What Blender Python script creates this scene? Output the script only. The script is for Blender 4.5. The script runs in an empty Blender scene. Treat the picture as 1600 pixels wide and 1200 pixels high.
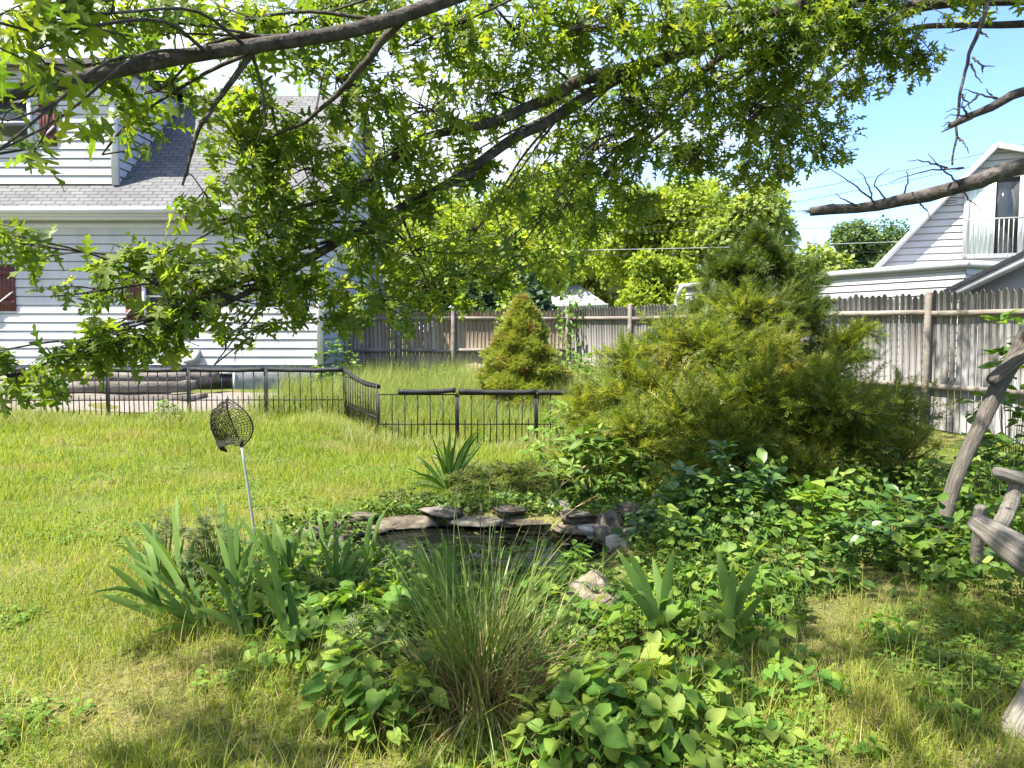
import bpy, math, random
import numpy as np
rng = np.random.default_rng(11)
random.seed(5)
PI = math.pi
scene = bpy.context.scene
COL = scene.collection
F, CAMH = 1200.0, 1.5
PITCH = math.atan(85.0 / F)
R = math.radians

# ------------------------------------------------------------------ helpers
def W(px, py, d):
    """point at world depth y=d seen near (px,py) of the 1600x1200 photo"""
    u, v = (px - 800) / F, (600 - py) / F
    dy = math.cos(PITCH) + v * math.sin(PITCH)
    dz = -math.sin(PITCH) + v * math.cos(PITCH)
    k = d / dy
    return np.array([u * k, d, CAMH + dz * k])

def sst(a, b, x):
    t = np.clip((np.asarray(x, float) - a) / (b - a), 0, 1)
    return t * t * (3 - 2 * t)

PC = (-0.3, 5.3)
def pond_r(x, y):
    dx, dy = (np.asarray(x, float) - PC[0]) / 1.02, (np.asarray(y, float) - PC[1]) / 0.58
    a = np.arctan2(dy, dx)
    r = (np.abs(dx) ** 2.6 + np.abs(dy) ** 2.6) ** (1 / 2.6)
    return r / (1 + 0.05 * np.sin(3 * a + 1) + 0.04 * np.sin(5 * a))

def gz0(x, y):
    x = np.asarray(x, float); y = np.asarray(y, float)
    z = 0.18 * sst(11.3, 14.5, y)
    z = z - 0.15 * np.exp(-((y - 10.6) / 1.6) ** 2) * sst(-3.2, -1.6, x)
    z = z + 0.018 * np.sin(x * 2.1 + y * 0.7) * np.sin(y * 1.7 - x * 0.4) + 0.01 * np.sin(x * 5.3) * np.sin(y * 4.7 + 1)
    return z
def gz(x, y):
    z = gz0(x, y)
    r = pond_r(x, y)
    z = z + 0.05 * np.exp(-((r - 1.25) / 0.25) ** 2)
    return z - 0.6 * (1 - sst(0.9, 1.04, r))

class MB:
    def __init__(s): s.v = []; s.f = []; s.m = []; s.a = []; s.n = 0
    def add(s, v, faces, a=None, m=0):
        v = np.asarray(v, float).reshape(-1, 3)
        if a is None: a = np.tile([0.5, 0.5, 0.5], (len(v), 1))
        else: a = np.broadcast_to(np.asarray(a, float), (len(v), 3))
        s.v.append(v); s.a.append(a)
        if isinstance(faces, np.ndarray): faces = [faces]
        for f in faces:
            f = np.asarray(f, np.int64)
            if f.ndim == 1: f = f[None]
            s.f.append(f + s.n); s.m.append(m)
        s.n += len(v)

ORG = {}
def build(mb, name, mats, parent=None, origin=None, smooth=False):
    v = np.concatenate(mb.v)
    if origin is None:
        if parent is not None: origin = ORG[parent.name]
        else: origin = np.array([(v[:, 0].min() + v[:, 0].max()) / 2, (v[:, 1].min() + v[:, 1].max()) / 2, v[:, 2].min()])
    origin = np.asarray(origin, float)
    me = bpy.data.meshes.new(name)
    me.vertices.add(len(v)); me.vertices.foreach_set('co', (v - origin).astype(np.float32).ravel())
    sizes = np.concatenate([np.full(len(f), f.shape[1]) for f in mb.f])
    loops = np.concatenate([f.ravel() for f in mb.f])
    mi = np.concatenate([np.full(len(f), m) for f, m in zip(mb.f, mb.m)])
    me.loops.add(len(loops)); me.loops.foreach_set('vertex_index', loops.astype(np.int32))
    me.polygons.add(len(sizes))
    me.polygons.foreach_set('loop_start', (np.cumsum(sizes) - sizes).astype(np.int32))
    me.polygons.foreach_set('loop_total', sizes.astype(np.int32))
    me.polygons.foreach_set('material_index', mi.astype(np.int32))
    if smooth: me.polygons.foreach_set('use_smooth', np.ones(len(sizes), bool))
    at = me.attributes.new('lc', 'FLOAT_VECTOR', 'POINT')
    at.data.foreach_set('vector', np.concatenate(mb.a).astype(np.float32).ravel())
    me.update(calc_edges=True); me.validate()
    for m in (mats if isinstance(mats, (list, tuple)) else [mats]): me.materials.append(m)
    o = bpy.data.objects.new(name, me); COL.objects.link(o)
    if parent is not None: o.parent = parent
    else: o.location = origin
    ORG[o.name] = origin
    return o

def tag(o, label=None, cat=None, group=None, kind=None):
    if label: o['label'] = label
    if cat: o['category'] = cat
    if group: o['group'] = group
    if kind: o['kind'] = kind
    return o
def empty(name, loc, label, cat, group=None):
    o = bpy.data.objects.new(name, None); COL.objects.link(o)
    o.location = loc; o.empty_display_size = 0.1
    ORG[o.name] = np.asarray(loc, float)
    return tag(o, label, cat, group)

def nrm(a): return a / np.maximum(np.linalg.norm(a, axis=-1, keepdims=True), 1e-9)

def tube(mb, pts, rad, k=6, m=0, rnd=None, cap=True):
    pts = np.asarray(pts, float); n = len(pts)
    rad = np.broadcast_to(np.asarray(rad, float), (n,))
    t = nrm(np.gradient(pts, axis=0))
    ref = np.array([0, 0, 1.0]) if abs(t[:, 2]).mean() < 0.8 else np.array([1.0, 0, 0])
    X = nrm(np.cross(t, ref)); Y = np.cross(t, X)
    an = np.linspace(0, 2 * PI, k, endpoint=False)
    v = pts[:, None] + rad[:, None, None] * (np.cos(an)[None, :, None] * X[:, None] + np.sin(an)[None, :, None] * Y[:, None])
    L = np.concatenate([[0], np.cumsum(np.linalg.norm(np.diff(pts, axis=0), axis=1))])
    a = np.empty((n, k, 3)); a[..., 0] = an[None] / (2 * PI); a[..., 1] = L[:, None]; a[..., 2] = rng.random() if rnd is None else rnd
    i = np.arange(n - 1)[:, None] * k; j = np.arange(k)[None]
    f = np.stack([i + j, i + (j + 1) % k, i + k + (j + 1) % k, i + k + j], -1).reshape(-1, 4)
    fs = [f]
    if cap: fs += [np.arange(k)[::-1], np.arange(k) + (n - 1) * k]
    mb.add(v.reshape(-1, 3), fs, a.reshape(-1, 3), m)

def smooth_path(P, n=24, jit=0.0):
    P = np.asarray(P, float)
    L = np.concatenate([[0], np.cumsum(np.linalg.norm(np.diff(P, axis=0), axis=1))])
    T = np.linspace(0, L[-1], n)
    # catmull-rom style: linear resample then smooth
    Q = np.stack([np.interp(T, L, P[:, c]) for c in range(P.shape[1])], 1)
    for _ in range(2):
        Q[1:-1] = 0.25 * Q[:-2] + 0.5 * Q[1:-1] + 0.25 * Q[2:]
    if jit: Q[1:-1, :3] += rng.normal(0, jit, (n - 2, 3))
    return Q

BF = np.array([[0, 3, 2, 1], [4, 5, 6, 7], [0, 1, 5, 4], [1, 2, 6, 5], [2, 3, 7, 6], [3, 0, 4, 7]])
def box(mb, c, s, rz=0.0, m=0, rnd=None, taper=0):
    x, y, z = np.asarray(s, float) / 2
    v = np.array([[-x, -y, -z], [x, -y, -z], [x, y, -z], [-x, y, -z], [-x, -y, z], [x, -y, z], [x, y, z], [-x, y, z]])
    a = np.stack([v[:, 0] + v[:, 1], v[:, 2], np.full(8, rng.random() if rnd is None else rnd)], 1)
    ca, sa = math.cos(rz), math.sin(rz)
    v = v @ np.array([[ca, sa, 0], [-sa, ca, 0], [0, 0, 1]]) + np.asarray(c, float)
    mb.add(v, BF, a, m)
def beam(mb, p0, p1, w, h, m=0, rnd=None, up=(0, 0, 1)):
    p0, p1 = np.asarray(p0, float), np.asarray(p1, float)
    t = nrm(p1 - p0); X = nrm(np.cross(t, np.asarray(up, float))); Z = np.cross(X, t)
    o = [(-1, -1), (1, -1), (1, 1), (-1, 1)]
    v = np.array([p0 + X * a * w / 2 + Z * b * h / 2 for a, b in o] + [p1 + X * a * w / 2 + Z * b * h / 2 for a, b in o])
    L = np.linalg.norm(p1 - p0)
    r = rng.random() if rnd is None else rnd
    at = np.array([[a * w / 2 + b * h / 2, l, r] for l in (0, L) for a, b in o])
    mb.add(v, np.array([[0, 1, 2, 3], [7, 6, 5, 4], [0, 4, 5, 1], [1, 5, 6, 2], [2, 6, 7, 3], [3, 7, 4, 0]]), at, m)
def quad(mb, a, b, c, d, uv=None, m=0, rnd=0.5):
    v = np.array([a, b, c, d], float)
    if uv is None:
        uv = [[0, 0], [np.linalg.norm(v[1] - v[0]), 0], [np.linalg.norm(v[1] - v[0]), np.linalg.norm(v[2] - v[1])], [0, np.linalg.norm(v[3] - v[0])]]
    mb.add(v, np.array([[0, 1, 2, 3]]), np.c_[np.array(uv), np.full(4, rnd)], m)

# leaf templates -----------------------------------------------------
def leaf_tpl(rows, fold=0.15, curl=-0.25, wave=0.0):
    """rows (mid_y, half_width, out_y); returns verts, quads, (u,v)"""
    v = []; uv = []
    for i, (my, w, oy) in enumerate(rows):
        for s in (0, -1, 1):
            x = s * w; y = oy if s else my
            z = fold * abs(x) + curl * y * y + (wave * math.sin(i * 2.2 + s) if s else 0)
            v.append((x, y, z)); uv.append((x, y))
    f = []
    for i in range(len(rows) - 1):
        b = i * 3; f += [[b, b + 3, b + 4, b + 1], [b, b + 2, b + 5, b + 3]]
    return np.array(v), np.array(f), np.array(uv)
OAK = leaf_tpl([(0, .01, 0), (.16, .018, .16), (.24, .045, .2), (.28, .24, .27), (.33, .2, .31), (.36, .055, .36), (.42, .06, .43), (.5, .36, .55), (.53, .39, .62), (.57, .26, .59), (.6, .055, .6), (.68, .06, .67), (.75, .27, .8), (.79, .27, .86), (.82, .16, .82), (.84, .05, .84), (.93, .08, .93), (1, .0, 1)], .2, -.25, .025)
OAK2 = leaf_tpl([(0, .01, 0), (.14, .018, .14), (.22, .05, .2), (.27, .2, .3), (.32, .06, .36), (.42, .065, .42), (.47, .3, .58), (.52, .33, .66), (.56, .07, .6), (.68, .06, .68), (.72, .2, .84), (.78, .05, .82), (.9, .1, .95), (1, 0, 1)], .35, -.45, -.03)
OAK3 = leaf_tpl([(0, .01, 0), (.18, .018, .18), (.26, .05, .24), (.31, .27, .24), (.36, .06, .38), (.45, .07, .45), (.52, .42, .5), (.57, .28, .6), (.61, .06, .62), (.7, .065, .7), (.77, .3, .76), (.82, .17, .86), (.85, .05, .86), (1, 0, 1)], .05, .12, .03)
HEART = leaf_tpl([(0, .14, -.12), (.02, .3, -.16), (.1, .46, -.02), (.22, .52, .18), (.42, .46, .42), (.64, .31, .66), (.84, .13, .86), (1, 0, 1)], .22, -.2, .025)
OVATE = leaf_tpl([(0, .01, 0), (.12, .15, .14), (.32, .29, .34), (.55, .27, .56), (.78, .14, .8), (1, 0, 1)], .25, -.28, .012)
LANCE = leaf_tpl([(0, .01, 0), (.2, .09, .2), (.5, .13, .5), (.8, .07, .8), (1, 0, 1)], .3, -.35)
SIMPLE = leaf_tpl([(0, .03, 0), (.42, .33, .45), (1, 0, 1)], .2, -.15)
def spray_tpl(npair=4, w=0.028, ang=38, sl=0.42):
    V = []; Fc = []; U = []
    def blade(p, d, L, w):
        d = d / np.linalg.norm(d); x = np.array([d[1], -d[0], 0]) * w
        b = len(V)
        for q, uu in ((p, 0), (p + d * L * .4 + x, .4), (p + d * L, 1), (p + d * L * .4 - x, .4)):
            V.append(q + np.array([0, 0, -.18 * (q[1] ** 2) - .25 * q[0] ** 2])); U.append((0, q[1]))
        Fc.append([b, b + 1, b + 2, b + 3])
    blade(np.zeros(3), np.array([0, 1.0, 0]), 1, w)
    for i in range(npair):
        y = .15 + .68 * i / max(1, npair - 1); L = sl * (1.1 - .75 * y)
        for s in (-1, 1):
            a = R(ang + 6 * math.sin(i * 3 + s)); blade(np.array([0, y, 0]), np.array([s * math.sin(a), math.cos(a), 0]), L, w * .85)
    return np.array(V), np.array(Fc), np.array(U)
SPRAY = spray_tpl()
TUFT = spray_tpl(3, .06, 50, .6)

def scatter(mb, tpl, P, D, N, S, rnd=None, m=0, width=None):
    Tv, Tf, Tu = tpl; n = len(P); k = len(Tv)
    if n == 0: return
    P = np.asarray(P, float); D = nrm(np.asarray(D, float)); N = np.asarray(N, float)
    X = nrm(np.cross(D, N)); Z = np.cross(X, D)
    S = np.broadcast_to(np.asarray(S, float), (n,))
    wd = np.broadcast_to(np.asarray(1.0 if width is None else width, float), (n,))
    v = P[:, None] + S[:, None, None] * (Tv[None, :, 0, None] * X[:, None] * wd[:, None, None] + Tv[None, :, 1, None] * D[:, None] + Tv[None, :, 2, None] * Z[:, None])
    if rnd is None: rnd = rng.random(n)
    a = np.empty((n, k, 3)); a[..., 0] = Tu[None, :, 0]; a[..., 1] = Tu[None, :, 1]; a[..., 2] = rnd[:, None]
    f = (Tf[None] + (np.arange(n) * k)[:, None, None]).reshape(-1, Tf.shape[1])
    mb.add(v.reshape(-1, 3), f, a.reshape(-1, 3), m)

def rdir(n, up=0.0):
    v = rng.normal(size=(n, 3)); v[:, 2] += up
    return nrm(v)

def blades(mb, P, az, L, Wd, lean, bend, rnd=None, seg=3, m=0, twist=0.3):
    """grass / strap leaves: root P, azimuth, length, half width, start lean from vertical, extra bend to tip"""
    n = len(P); P = np.asarray(P, float)
    L = np.broadcast_to(L, (n,)); Wd = np.broadcast_to(Wd, (n,)); lean = np.broadcast_to(lean, (n,)); bend = np.broadcast_to(bend, (n,))
    if rnd is None: rnd = rng.random(n)
    hx, hy = np.cos(az), np.sin(az)
    sd = az + PI / 2 + rng.normal(0, twist, n)
    sx, sy = np.cos(sd), np.sin(sd)
    p = P.copy(); V = []; A = []
    for i in range(seg + 1):
        t = i / seg
        w = Wd * (1 - t ** 1.8) if i < seg else Wd * 0
        if i < seg:
            V += [p + np.stack([sx * w, sy * w, 0 * w], 1), p - np.stack([sx * w, sy * w, 0 * w], 1)]
            A += [np.stack([np.full(n, 1.0), np.full(n, t), rnd], 1), np.stack([np.full(n, -1.0), np.full(n, t), rnd], 1)]
        else:
            V.append(p.copy()); A.append(np.stack([np.zeros(n), np.ones(n), rnd], 1))
        th = lean + bend * (t + .5 / seg)
        p = p + (L / seg)[:, None] * np.stack([np.sin(th) * hx, np.sin(th) * hy, np.cos(th)], 1)
    k = 2 * seg + 1
    V = np.stack(V, 1).reshape(-1, 3); A = np.stack(A, 1).reshape(-1, 3)
    b = (np.arange(n) * k)[:, None]
    fs = [b + np.array([[2 * i, 2 * i + 1, 2 * i + 3, 2 * i + 2]]) for i in range(seg - 1)] + [b + np.array([[2 * seg - 2, 2 * seg - 1, 2 * seg]])]
    mb.add(V, fs, A, m)

# ------------------------------------------------------------------ materials
def mat(name):
    m = bpy.data.materials.new(name); m.use_nodes = True
    nt = m.node_tree; nt.nodes.clear()
    out = nt.nodes.new('ShaderNodeOutputMaterial')
    return m, nt, out
def nd(nt, t, **kw):
    n = nt.nodes.new(t)
    for k, v in kw.items():
        if k.startswith('i_'):
            key = k[2:].replace('_', ' ')
            n.inputs[key].default_value = v
        else: setattr(n, k, v)
    return n
def ramp(nt, stops, interp='LINEAR'):
    r = nt.nodes.new('ShaderNodeValToRGB'); cr = r.color_ramp; cr.interpolation = interp
    while len(cr.elements) < len(stops): cr.elements.new(0.5)
    for e, (p, c) in zip(cr.elements, stops):
        e.position = p; e.color = (*c, 1) if len(c) == 3 else c
    return r
def lc(nt):
    a = nd(nt, 'ShaderNodeAttribute', attribute_name='lc'); s = nd(nt, 'ShaderNodeSeparateXYZ')
    nt.links.new(a.outputs['Vector'], s.inputs[0]); return a, s
def objco(nt):
    return nd(nt, 'ShaderNodeNewGeometry').outputs['Position']

def leafmat(name, cols, trans=0.4, tgain=1.6, rough=0.5, spec=0.35, vein=0.0, veinw=0.03, tip=None, patch=None, pscale=0.5):
    """cols: ramp colours by per-leaf random; patch: (colour, low, high) own-colour patches such as browning"""
    m, nt, out = mat(name); L = nt.links.new
    a, s = lc(nt)
    r = ramp(nt, [(i / max(1, len(cols) - 1), c) for i, c in enumerate(cols)])
    L(s.outputs[2], r.inputs[0]); col = r.outputs[0]
    if patch:
        no = nd(nt, 'ShaderNodeTexNoise', i_Scale=pscale, i_Detail=3.0); L(objco(nt), no.inputs['Vector'])
        mr = nd(nt, 'ShaderNodeMapRange'); mr.inputs[1].default_value = patch[1]; mr.inputs[2].default_value = patch[2]
        L(no.outputs[0], mr.inputs[0])
        mx = nd(nt, 'ShaderNodeMix', data_type='RGBA'); L(mr.outputs[0], mx.inputs[0]); L(col, mx.inputs[6]); mx.inputs[7].default_value = (*patch[0], 1)
        col = mx.outputs[2]
    if tip:
        mr = nd(nt, 'ShaderNodeMapRange'); mr.inputs[1].default_value = tip[1]; mr.inputs[2].default_value = tip[2]
        L(s.outputs[1], mr.inputs[0])
        mx = nd(nt, 'ShaderNodeMix', data_type='RGBA'); L(mr.outputs[0], mx.inputs[0]); L(col, mx.inputs[6]); mx.inputs[7].default_value = (*tip[0], 1)
        col = mx.outputs[2]
    if vein:
        ab = nd(nt, 'ShaderNodeMath', operation='ABSOLUTE'); L(s.outputs[0], ab.inputs[0])
        mr = nd(nt, 'ShaderNodeMapRange'); mr.inputs[1].default_value = 0.0; mr.inputs[2].default_value = veinw; mr.inputs[3].default_value = vein; mr.inputs[4].default_value = 0
        L(ab.outputs[0], mr.inputs[0])
        # side veins: waves along v + |u|
        ad = nd(nt, 'ShaderNodeMath', operation='MULTIPLY_ADD'); L(ab.outputs[0], ad.inputs[0]); ad.inputs[1].default_value = -0.9; L(s.outputs[1], ad.inputs[2])
        sn = nd(nt, 'ShaderNodeMath', operation='MULTIPLY'); L(ad.outputs[0], sn.inputs[0]); sn.inputs[1].default_value = 42
        si = nd(nt, 'ShaderNodeMath', operation='SINE'); L(sn.outputs[0], si.inputs[0])
        m2 = nd(nt, 'ShaderNodeMapRange'); m2.inputs[1].default_value = .75; m2.inputs[2].default_value = 1; m2.inputs[3].default_value = 0; m2.inputs[4].default_value = vein * .6
        L(si.outputs[0], m2.inputs[0])
        mxm = nd(nt, 'ShaderNodeMath', operation='MAXIMUM'); L(mr.outputs[0], mxm.inputs[0]); L(m2.outputs[0], mxm.inputs[1])
        mx = nd(nt, 'ShaderNodeMix', data_type='RGBA'); L(mxm.outputs[0], mx.inputs[0]); L(col, mx.inputs[6]); mx.inputs[7].default_value = (.22, .3, .09, 1)
        col = mx.outputs[2]
    p = nd(nt, 'ShaderNodeBsdfPrincipled', i_Roughness=rough); p.inputs['Specular IOR Level'].default_value = spec
    L(col, p.inputs['Base Color'])
    if trans > 0:
        tr = nd(nt, 'ShaderNodeBsdfTranslucent')
        g = nd(nt, 'ShaderNodeMix', data_type='RGBA', blend_type='MULTIPLY'); g.inputs[0].default_value = 1
        L(col, g.inputs[6]); g.inputs[7].default_value = (tgain * 1.15, tgain * 1.1, tgain * .45, 1)
        L(g.outputs[2], tr.inputs[0])
        ms = nd(nt, 'ShaderNodeMixShader'); ms.inputs[0].default_value = trans
        L(p.outputs[0], ms.inputs[1]); L(tr.outputs[0], ms.inputs[2]); L(ms.outputs[0], out.inputs[0])
    else: L(p.outputs[0], out.inputs[0])
    return m

def noisemat(name, cols, scale=4.0, detail=6.0, rough=0.85, bump=0.3, stretch=(1, 1, 1), bscale=None, spec=0.3, rndmix=0.0, rndcol=(0.1, 0.08, 0.06), metal=0.0, uselc=False):
    m, nt, out = mat(name); L = nt.links.new
    mp = nd(nt, 'ShaderNodeMapping'); mp.inputs['Scale'].default_value = stretch
    a, s = lc(nt)
    L(a.outputs['Vector'] if uselc else objco(nt), mp.inputs[0])
    no = nd(nt, 'ShaderNodeTexNoise', i_Scale=scale, i_Detail=detail, i_Roughness=0.65); L(mp.outputs[0], no.inputs['Vector'])
    n = len(cols)
    r = ramp(nt, [(0.3 + 0.4 * i / max(1, n - 1), c) for i, c in enumerate(cols)]); L(no.outputs[0], r.inputs[0])
    col = r.outputs[0]
    if rndmix:
        mm = nd(nt, 'ShaderNodeMath', operation='MULTIPLY'); L(s.outputs[2], mm.inputs[0]); mm.inputs[1].default_value = rndmix
        mx = nd(nt, 'ShaderNodeMix', data_type='RGBA'); L(mm.outputs[0], mx.inputs[0]); L(col, mx.inputs[6]); mx.inputs[7].default_value = (*rndcol, 1); col = mx.outputs[2]
    p = nd(nt, 'ShaderNodeBsdfPrincipled', i_Roughness=rough, i_Metallic=metal); p.inputs['Specular IOR Level'].default_value = spec
    L(col, p.inputs['Base Color'])
    if bump:
        b = nd(nt, 'ShaderNodeBump', i_Strength=bump, i_Distance=0.02)
        n2 = nd(nt, 'ShaderNodeTexNoise', i_Scale=bscale or scale * 3, i_Detail=6.0); L(mp.outputs[0], n2.inputs['Vector'])
        L(n2.outputs[0], b.inputs['Height']); L(b.outputs[0], p.inputs['Normal'])
    L(p.outputs[0], out.inputs[0])
    return m

M = {}
M['oak'] = leafmat('oak_leaf', [(.04, .085, .012), (.08, .135, .015), (.13, .185, .02), (.2, .235, .032)], .55, 1.75, .48, .4, .2, .02)
M['bark'] = noisemat('oak_bark', [(.016, .013, .01), (.05, .042, .033), (.1, .09, .075)], 14, 8, .9, .9, (1, 1, 1), 40)
M['deadbark'] = noisemat('dead_bark', [(.025, .02, .018), (.07, .06, .055), (.17, .155, .14)], 10, 8, .9, 1, (1, 1, 1), 30)
M['grass'] = leafmat('lawn_blade', [(.08, .15, .016), (.16, .23, .022), (.235, .285, .032), (.29, .31, .055), (.38, .35, .15)], .45, 1.4, .6, .2, patch=((.24, .23, .07), .52, .72), pscale=.8)
M['meadow'] = leafmat('tall_grass_blade', [(.12, .19, .035), (.2, .26, .06), (.28, .31, .11), (.36, .34, .18)], .4, 1.3, .6, .2)
M['iris'] = leafmat('iris_leaf', [(.055, .115, .022), (.09, .165, .032), (.14, .22, .05)], .38, 1.4, .6, .2, tip=((.3, .24, .09), .9, 1.03))
M['strap'] = leafmat('strap_leaf', [(.03, .075, .015), (.05, .11, .02), (.08, .14, .03)], .35, 1.4, .4, .5)
M['ornamental'] = leafmat('grass_clump_blade', [(.065, .125, .018), (.11, .18, .028), (.16, .225, .045), (.26, .28, .09)], .35, 1.4, .42, .45)
M['straw'] = leafmat('dry_straw', [(.2, .13, .06), (.32, .23, .11), (.42, .33, .18), (.15, .09, .045)], .25, 1.1, .6, .3)
M['heart'] = leafmat('heart_leaf', [(.06, .15, .018), (.1, .2, .025), (.15, .25, .035), (.2, .28, .04), (.25, .31, .055)], .4, 1.5, .55, .25, .35, .03)
M['cover'] = leafmat('ground_cover_leaf', [(.03, .075, .012), (.06, .125, .017), (.11, .185, .025), (.21, .27, .05)], .35, 1.5, .55, .25, .2, .025)
M['glossy'] = leafmat('glossy_leaf', [(.035, .09, .018), (.06, .13, .024), (.1, .18, .035)], .28, 1.5, .38, .4, .15, .02)
M['stem'] = noisemat('green_stem', [(.08, .13, .03), (.14, .18, .05)], 5, 2, .6, 0)
M['weed'] = leafmat('weed_leaf', [(.08, .17, .022), (.13, .23, .032), (.2, .29, .05)], .4, 1.5, .5, .3)
M['grey_weed'] = leafmat('seedy_weed', [(.06, .1, .03), (.1, .13, .05), (.14, .15, .08)], .3, 1.3, .6, .2)
M['juniper'] = leafmat('juniper_spray', [(.045, .08, .01), (.085, .125, .013), (.15, .19, .02), (.29, .3, .045)], .42, 1.7, .5, .3, patch=((.3, .29, .055), .56, .78), pscale=1.6)
M['cedar'] = leafmat('cedar_spray', [(.04, .075, .012), (.07, .11, .016), (.12, .16, .026)], .36, 1.5, .5, .35)
M['spruce'] = leafmat('spruce_tuft', [(.15, .2, .035), (.23, .28, .05), (.33, .36, .085)], .3, 1.4, .55, .3, patch=((.3, .19, .1), .55, .68), pscale=3.2)
M['maple'] = leafmat('maple_leaf', [(.14, .21, .022), (.22, .29, .032), (.31, .36, .05)], .5, 1.5, .5, .3)
M['maple_pale'] = leafmat('pale_tree_leaf', [(.16, .23, .05), (.23, .3, .07), (.31, .37, .1)], .48, 1.4, .5, .3)
M['maple_warm'] = leafmat('reddish_tree_leaf', [(.19, .25, .05), (.28, .31, .07), (.36, .33, .12)], .48, 1.4, .5, .3)
M['dark_tree'] = leafmat('dark_tree_leaf', [(.06, .11, .03), (.09, .15, .04), (.13, .19, .055)], .3, 1.4, .5, .35)
M['ever'] = leafmat('evergreen_leaf', [(.012, .035, .009), (.02, .05, .012), (.035, .075, .016)], .15, 1.3, .5, .35)
M['moss'] = leafmat('creeping_leaf', [(.035, .065, .012), (.06, .1, .016), (.1, .13, .024), (.12, .1, .035)], .3, 1.3, .6, .25)
M['picket_brown'] = noisemat('picket_wood_brown', [(.19, .14, .1), (.3, .24, .18), (.4, .335, .26)], 3, 6, .85, .4, (1, 1, .12), 60, .2, .5, (.13, .09, .065), uselc=False)
M['picket_grey'] = noisemat('picket_wood_grey', [(.13, .122, .115), (.24, .23, .22), (.34, .328, .315)], 3.5, 6, .85, .4, (1, 1, .12), 60, .2, .55, (.13, .115, .1))
M['rail'] = noisemat('rail_wood', [(.12, .1, .08), (.22, .19, .16), (.32, .285, .245)], 6, 6, .85, .4, (.3, .3, 1), 40, .2, .4, (.2, .17, .14))
M['log'] = noisemat('weathered_log', [(.1, .088, .07), (.21, .188, .158), (.35, .32, .275)], 3, 8, .8, .8, (14, 1.2, 1), 9, .25, uselc=True)
M['lean_bark'] = noisemat('brown_grey_bark', [(.05, .042, .033), (.11, .095, .078), (.2, .18, .15)], 4, 8, .85, .8, (10, 2, 1), 10, .25, uselc=True)
M['stone'] = noisemat('field_stone', [(.045, .038, .028), (.12, .105, .082), (.23, .205, .17)], 7, 9, .9, .9, (1, 1, 1), 24)
M['pale_stone'] = noisemat('pale_stone', [(.24, .22, .185), (.36, .335, .29)], 8, 6, .85, .5)
M['slab'] = noisemat('slab_stone', [(.03, .024, .016), (.1, .08, .055), (.22, .19, .15)], 7, 8, .85, .8, (1, 1, 3), 20)
M['rough_stone'] = noisemat('rough_tan_stone', [(.09, .07, .048), (.2, .168, .12), (.31, .27, .21)], 9, 10, .95, 1, (1, 1, 1), 30)
M['iron'] = noisemat('black_iron', [(.004, .0045, .005), (.01, .01, .011)], 20, 3, .5, .1, spec=.3)
M['foam'] = noisemat('black_foam', [(.008, .009, .01), (.022, .023, .025)], 12, 4, .65, .3, spec=.3)
M['net'] = noisemat('dark_netting', [(.012, .013, .01), (.035, .035, .025)], 30, 3, .7, 0)
M['alu'] = noisemat('grey_metal_tube', [(.4, .41, .42), (.55, .56, .57)], 8, 4, .4, .05, metal=.5)
M['white'] = noisemat('white_trim', [(.5, .51, .52), (.62, .62, .62)], 1.2, 4, .5, .05)
M['siding'] = noisemat('white_siding', [(.36, .365, .37), (.46, .462, .462), (.51, .51, .505)], 1.3, 7, .5, .05, (1, 1, .25))
M['siding_far'] = noisemat('far_white_siding', [(.36, .37, .39), (.45, .455, .46)], 1.4, 6, .5, .05)
M['soffit'] = noisemat('soffit_paint', [(.55, .54, .5), (.66, .65, .61)], 1.5, 4, .6, 0)
M['shutter'] = noisemat('red_shutter', [(.085, .028, .025), (.125, .042, .036)], 6, 4, .55, .1)
M['found'] = noisemat('grey_foundation', [(.22, .22, .22), (.34, .34, .335), (.42, .42, .41)], 5, 9, .95, .5, (1, 1, 1), 40)
M['timber'] = noisemat('old_timber', [(.07, .06, .05), (.16, .14, .115), (.28, .25, .21)], 4, 8, .9, .7, (.4, 1, 1), 20)
M['gravel'] = noisemat('pinkish_gravel', [(.1, .085, .07), (.2, .17, .145), (.3, .265, .235)], 38, 4, .95, .8, (1, 1, 1), 60)
M['dark'] = noisemat('dark_interior', [(.012, .013, .015), (.03, .03, .032)], 3, 3, .5, 0)
M['curtain'] = noisemat('pale_green_curtain', [(.45, .56, .5), (.66, .74, .7)], 6, 3, .8, .2, (6, 6, .3))
M['black'] = noisemat('black_metal', [(.02, .02, .022), (.04, .04, .045)], 10, 2, .4, 0)
M['grey_trim'] = noisemat('grey_weathered_trim', [(.3, .3, .3), (.42, .42, .42)], 4, 4, .7, .1)
M['grey_wall'] = noisemat('grey_shed_wall', [(.3, .31, .32), (.38, .385, .39)], 2, 4, .7, .1)
M['wire'] = noisemat('wire_grey', [(.3, .3, .3), (.4, .4, .4)], 5, 2, .5, 0)
def glassmat():
    m, nt, out = mat('window_glass'); L = nt.links.new
    p = nd(nt, 'ShaderNodeBsdfPrincipled', i_Roughness=.04); p.inputs['Base Color'].default_value = (.02, .025, .03, 1); p.inputs['Specular IOR Level'].default_value = .8
    L(p.outputs[0], out.inputs[0]); return m
M['glass'] = glassmat()
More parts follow.
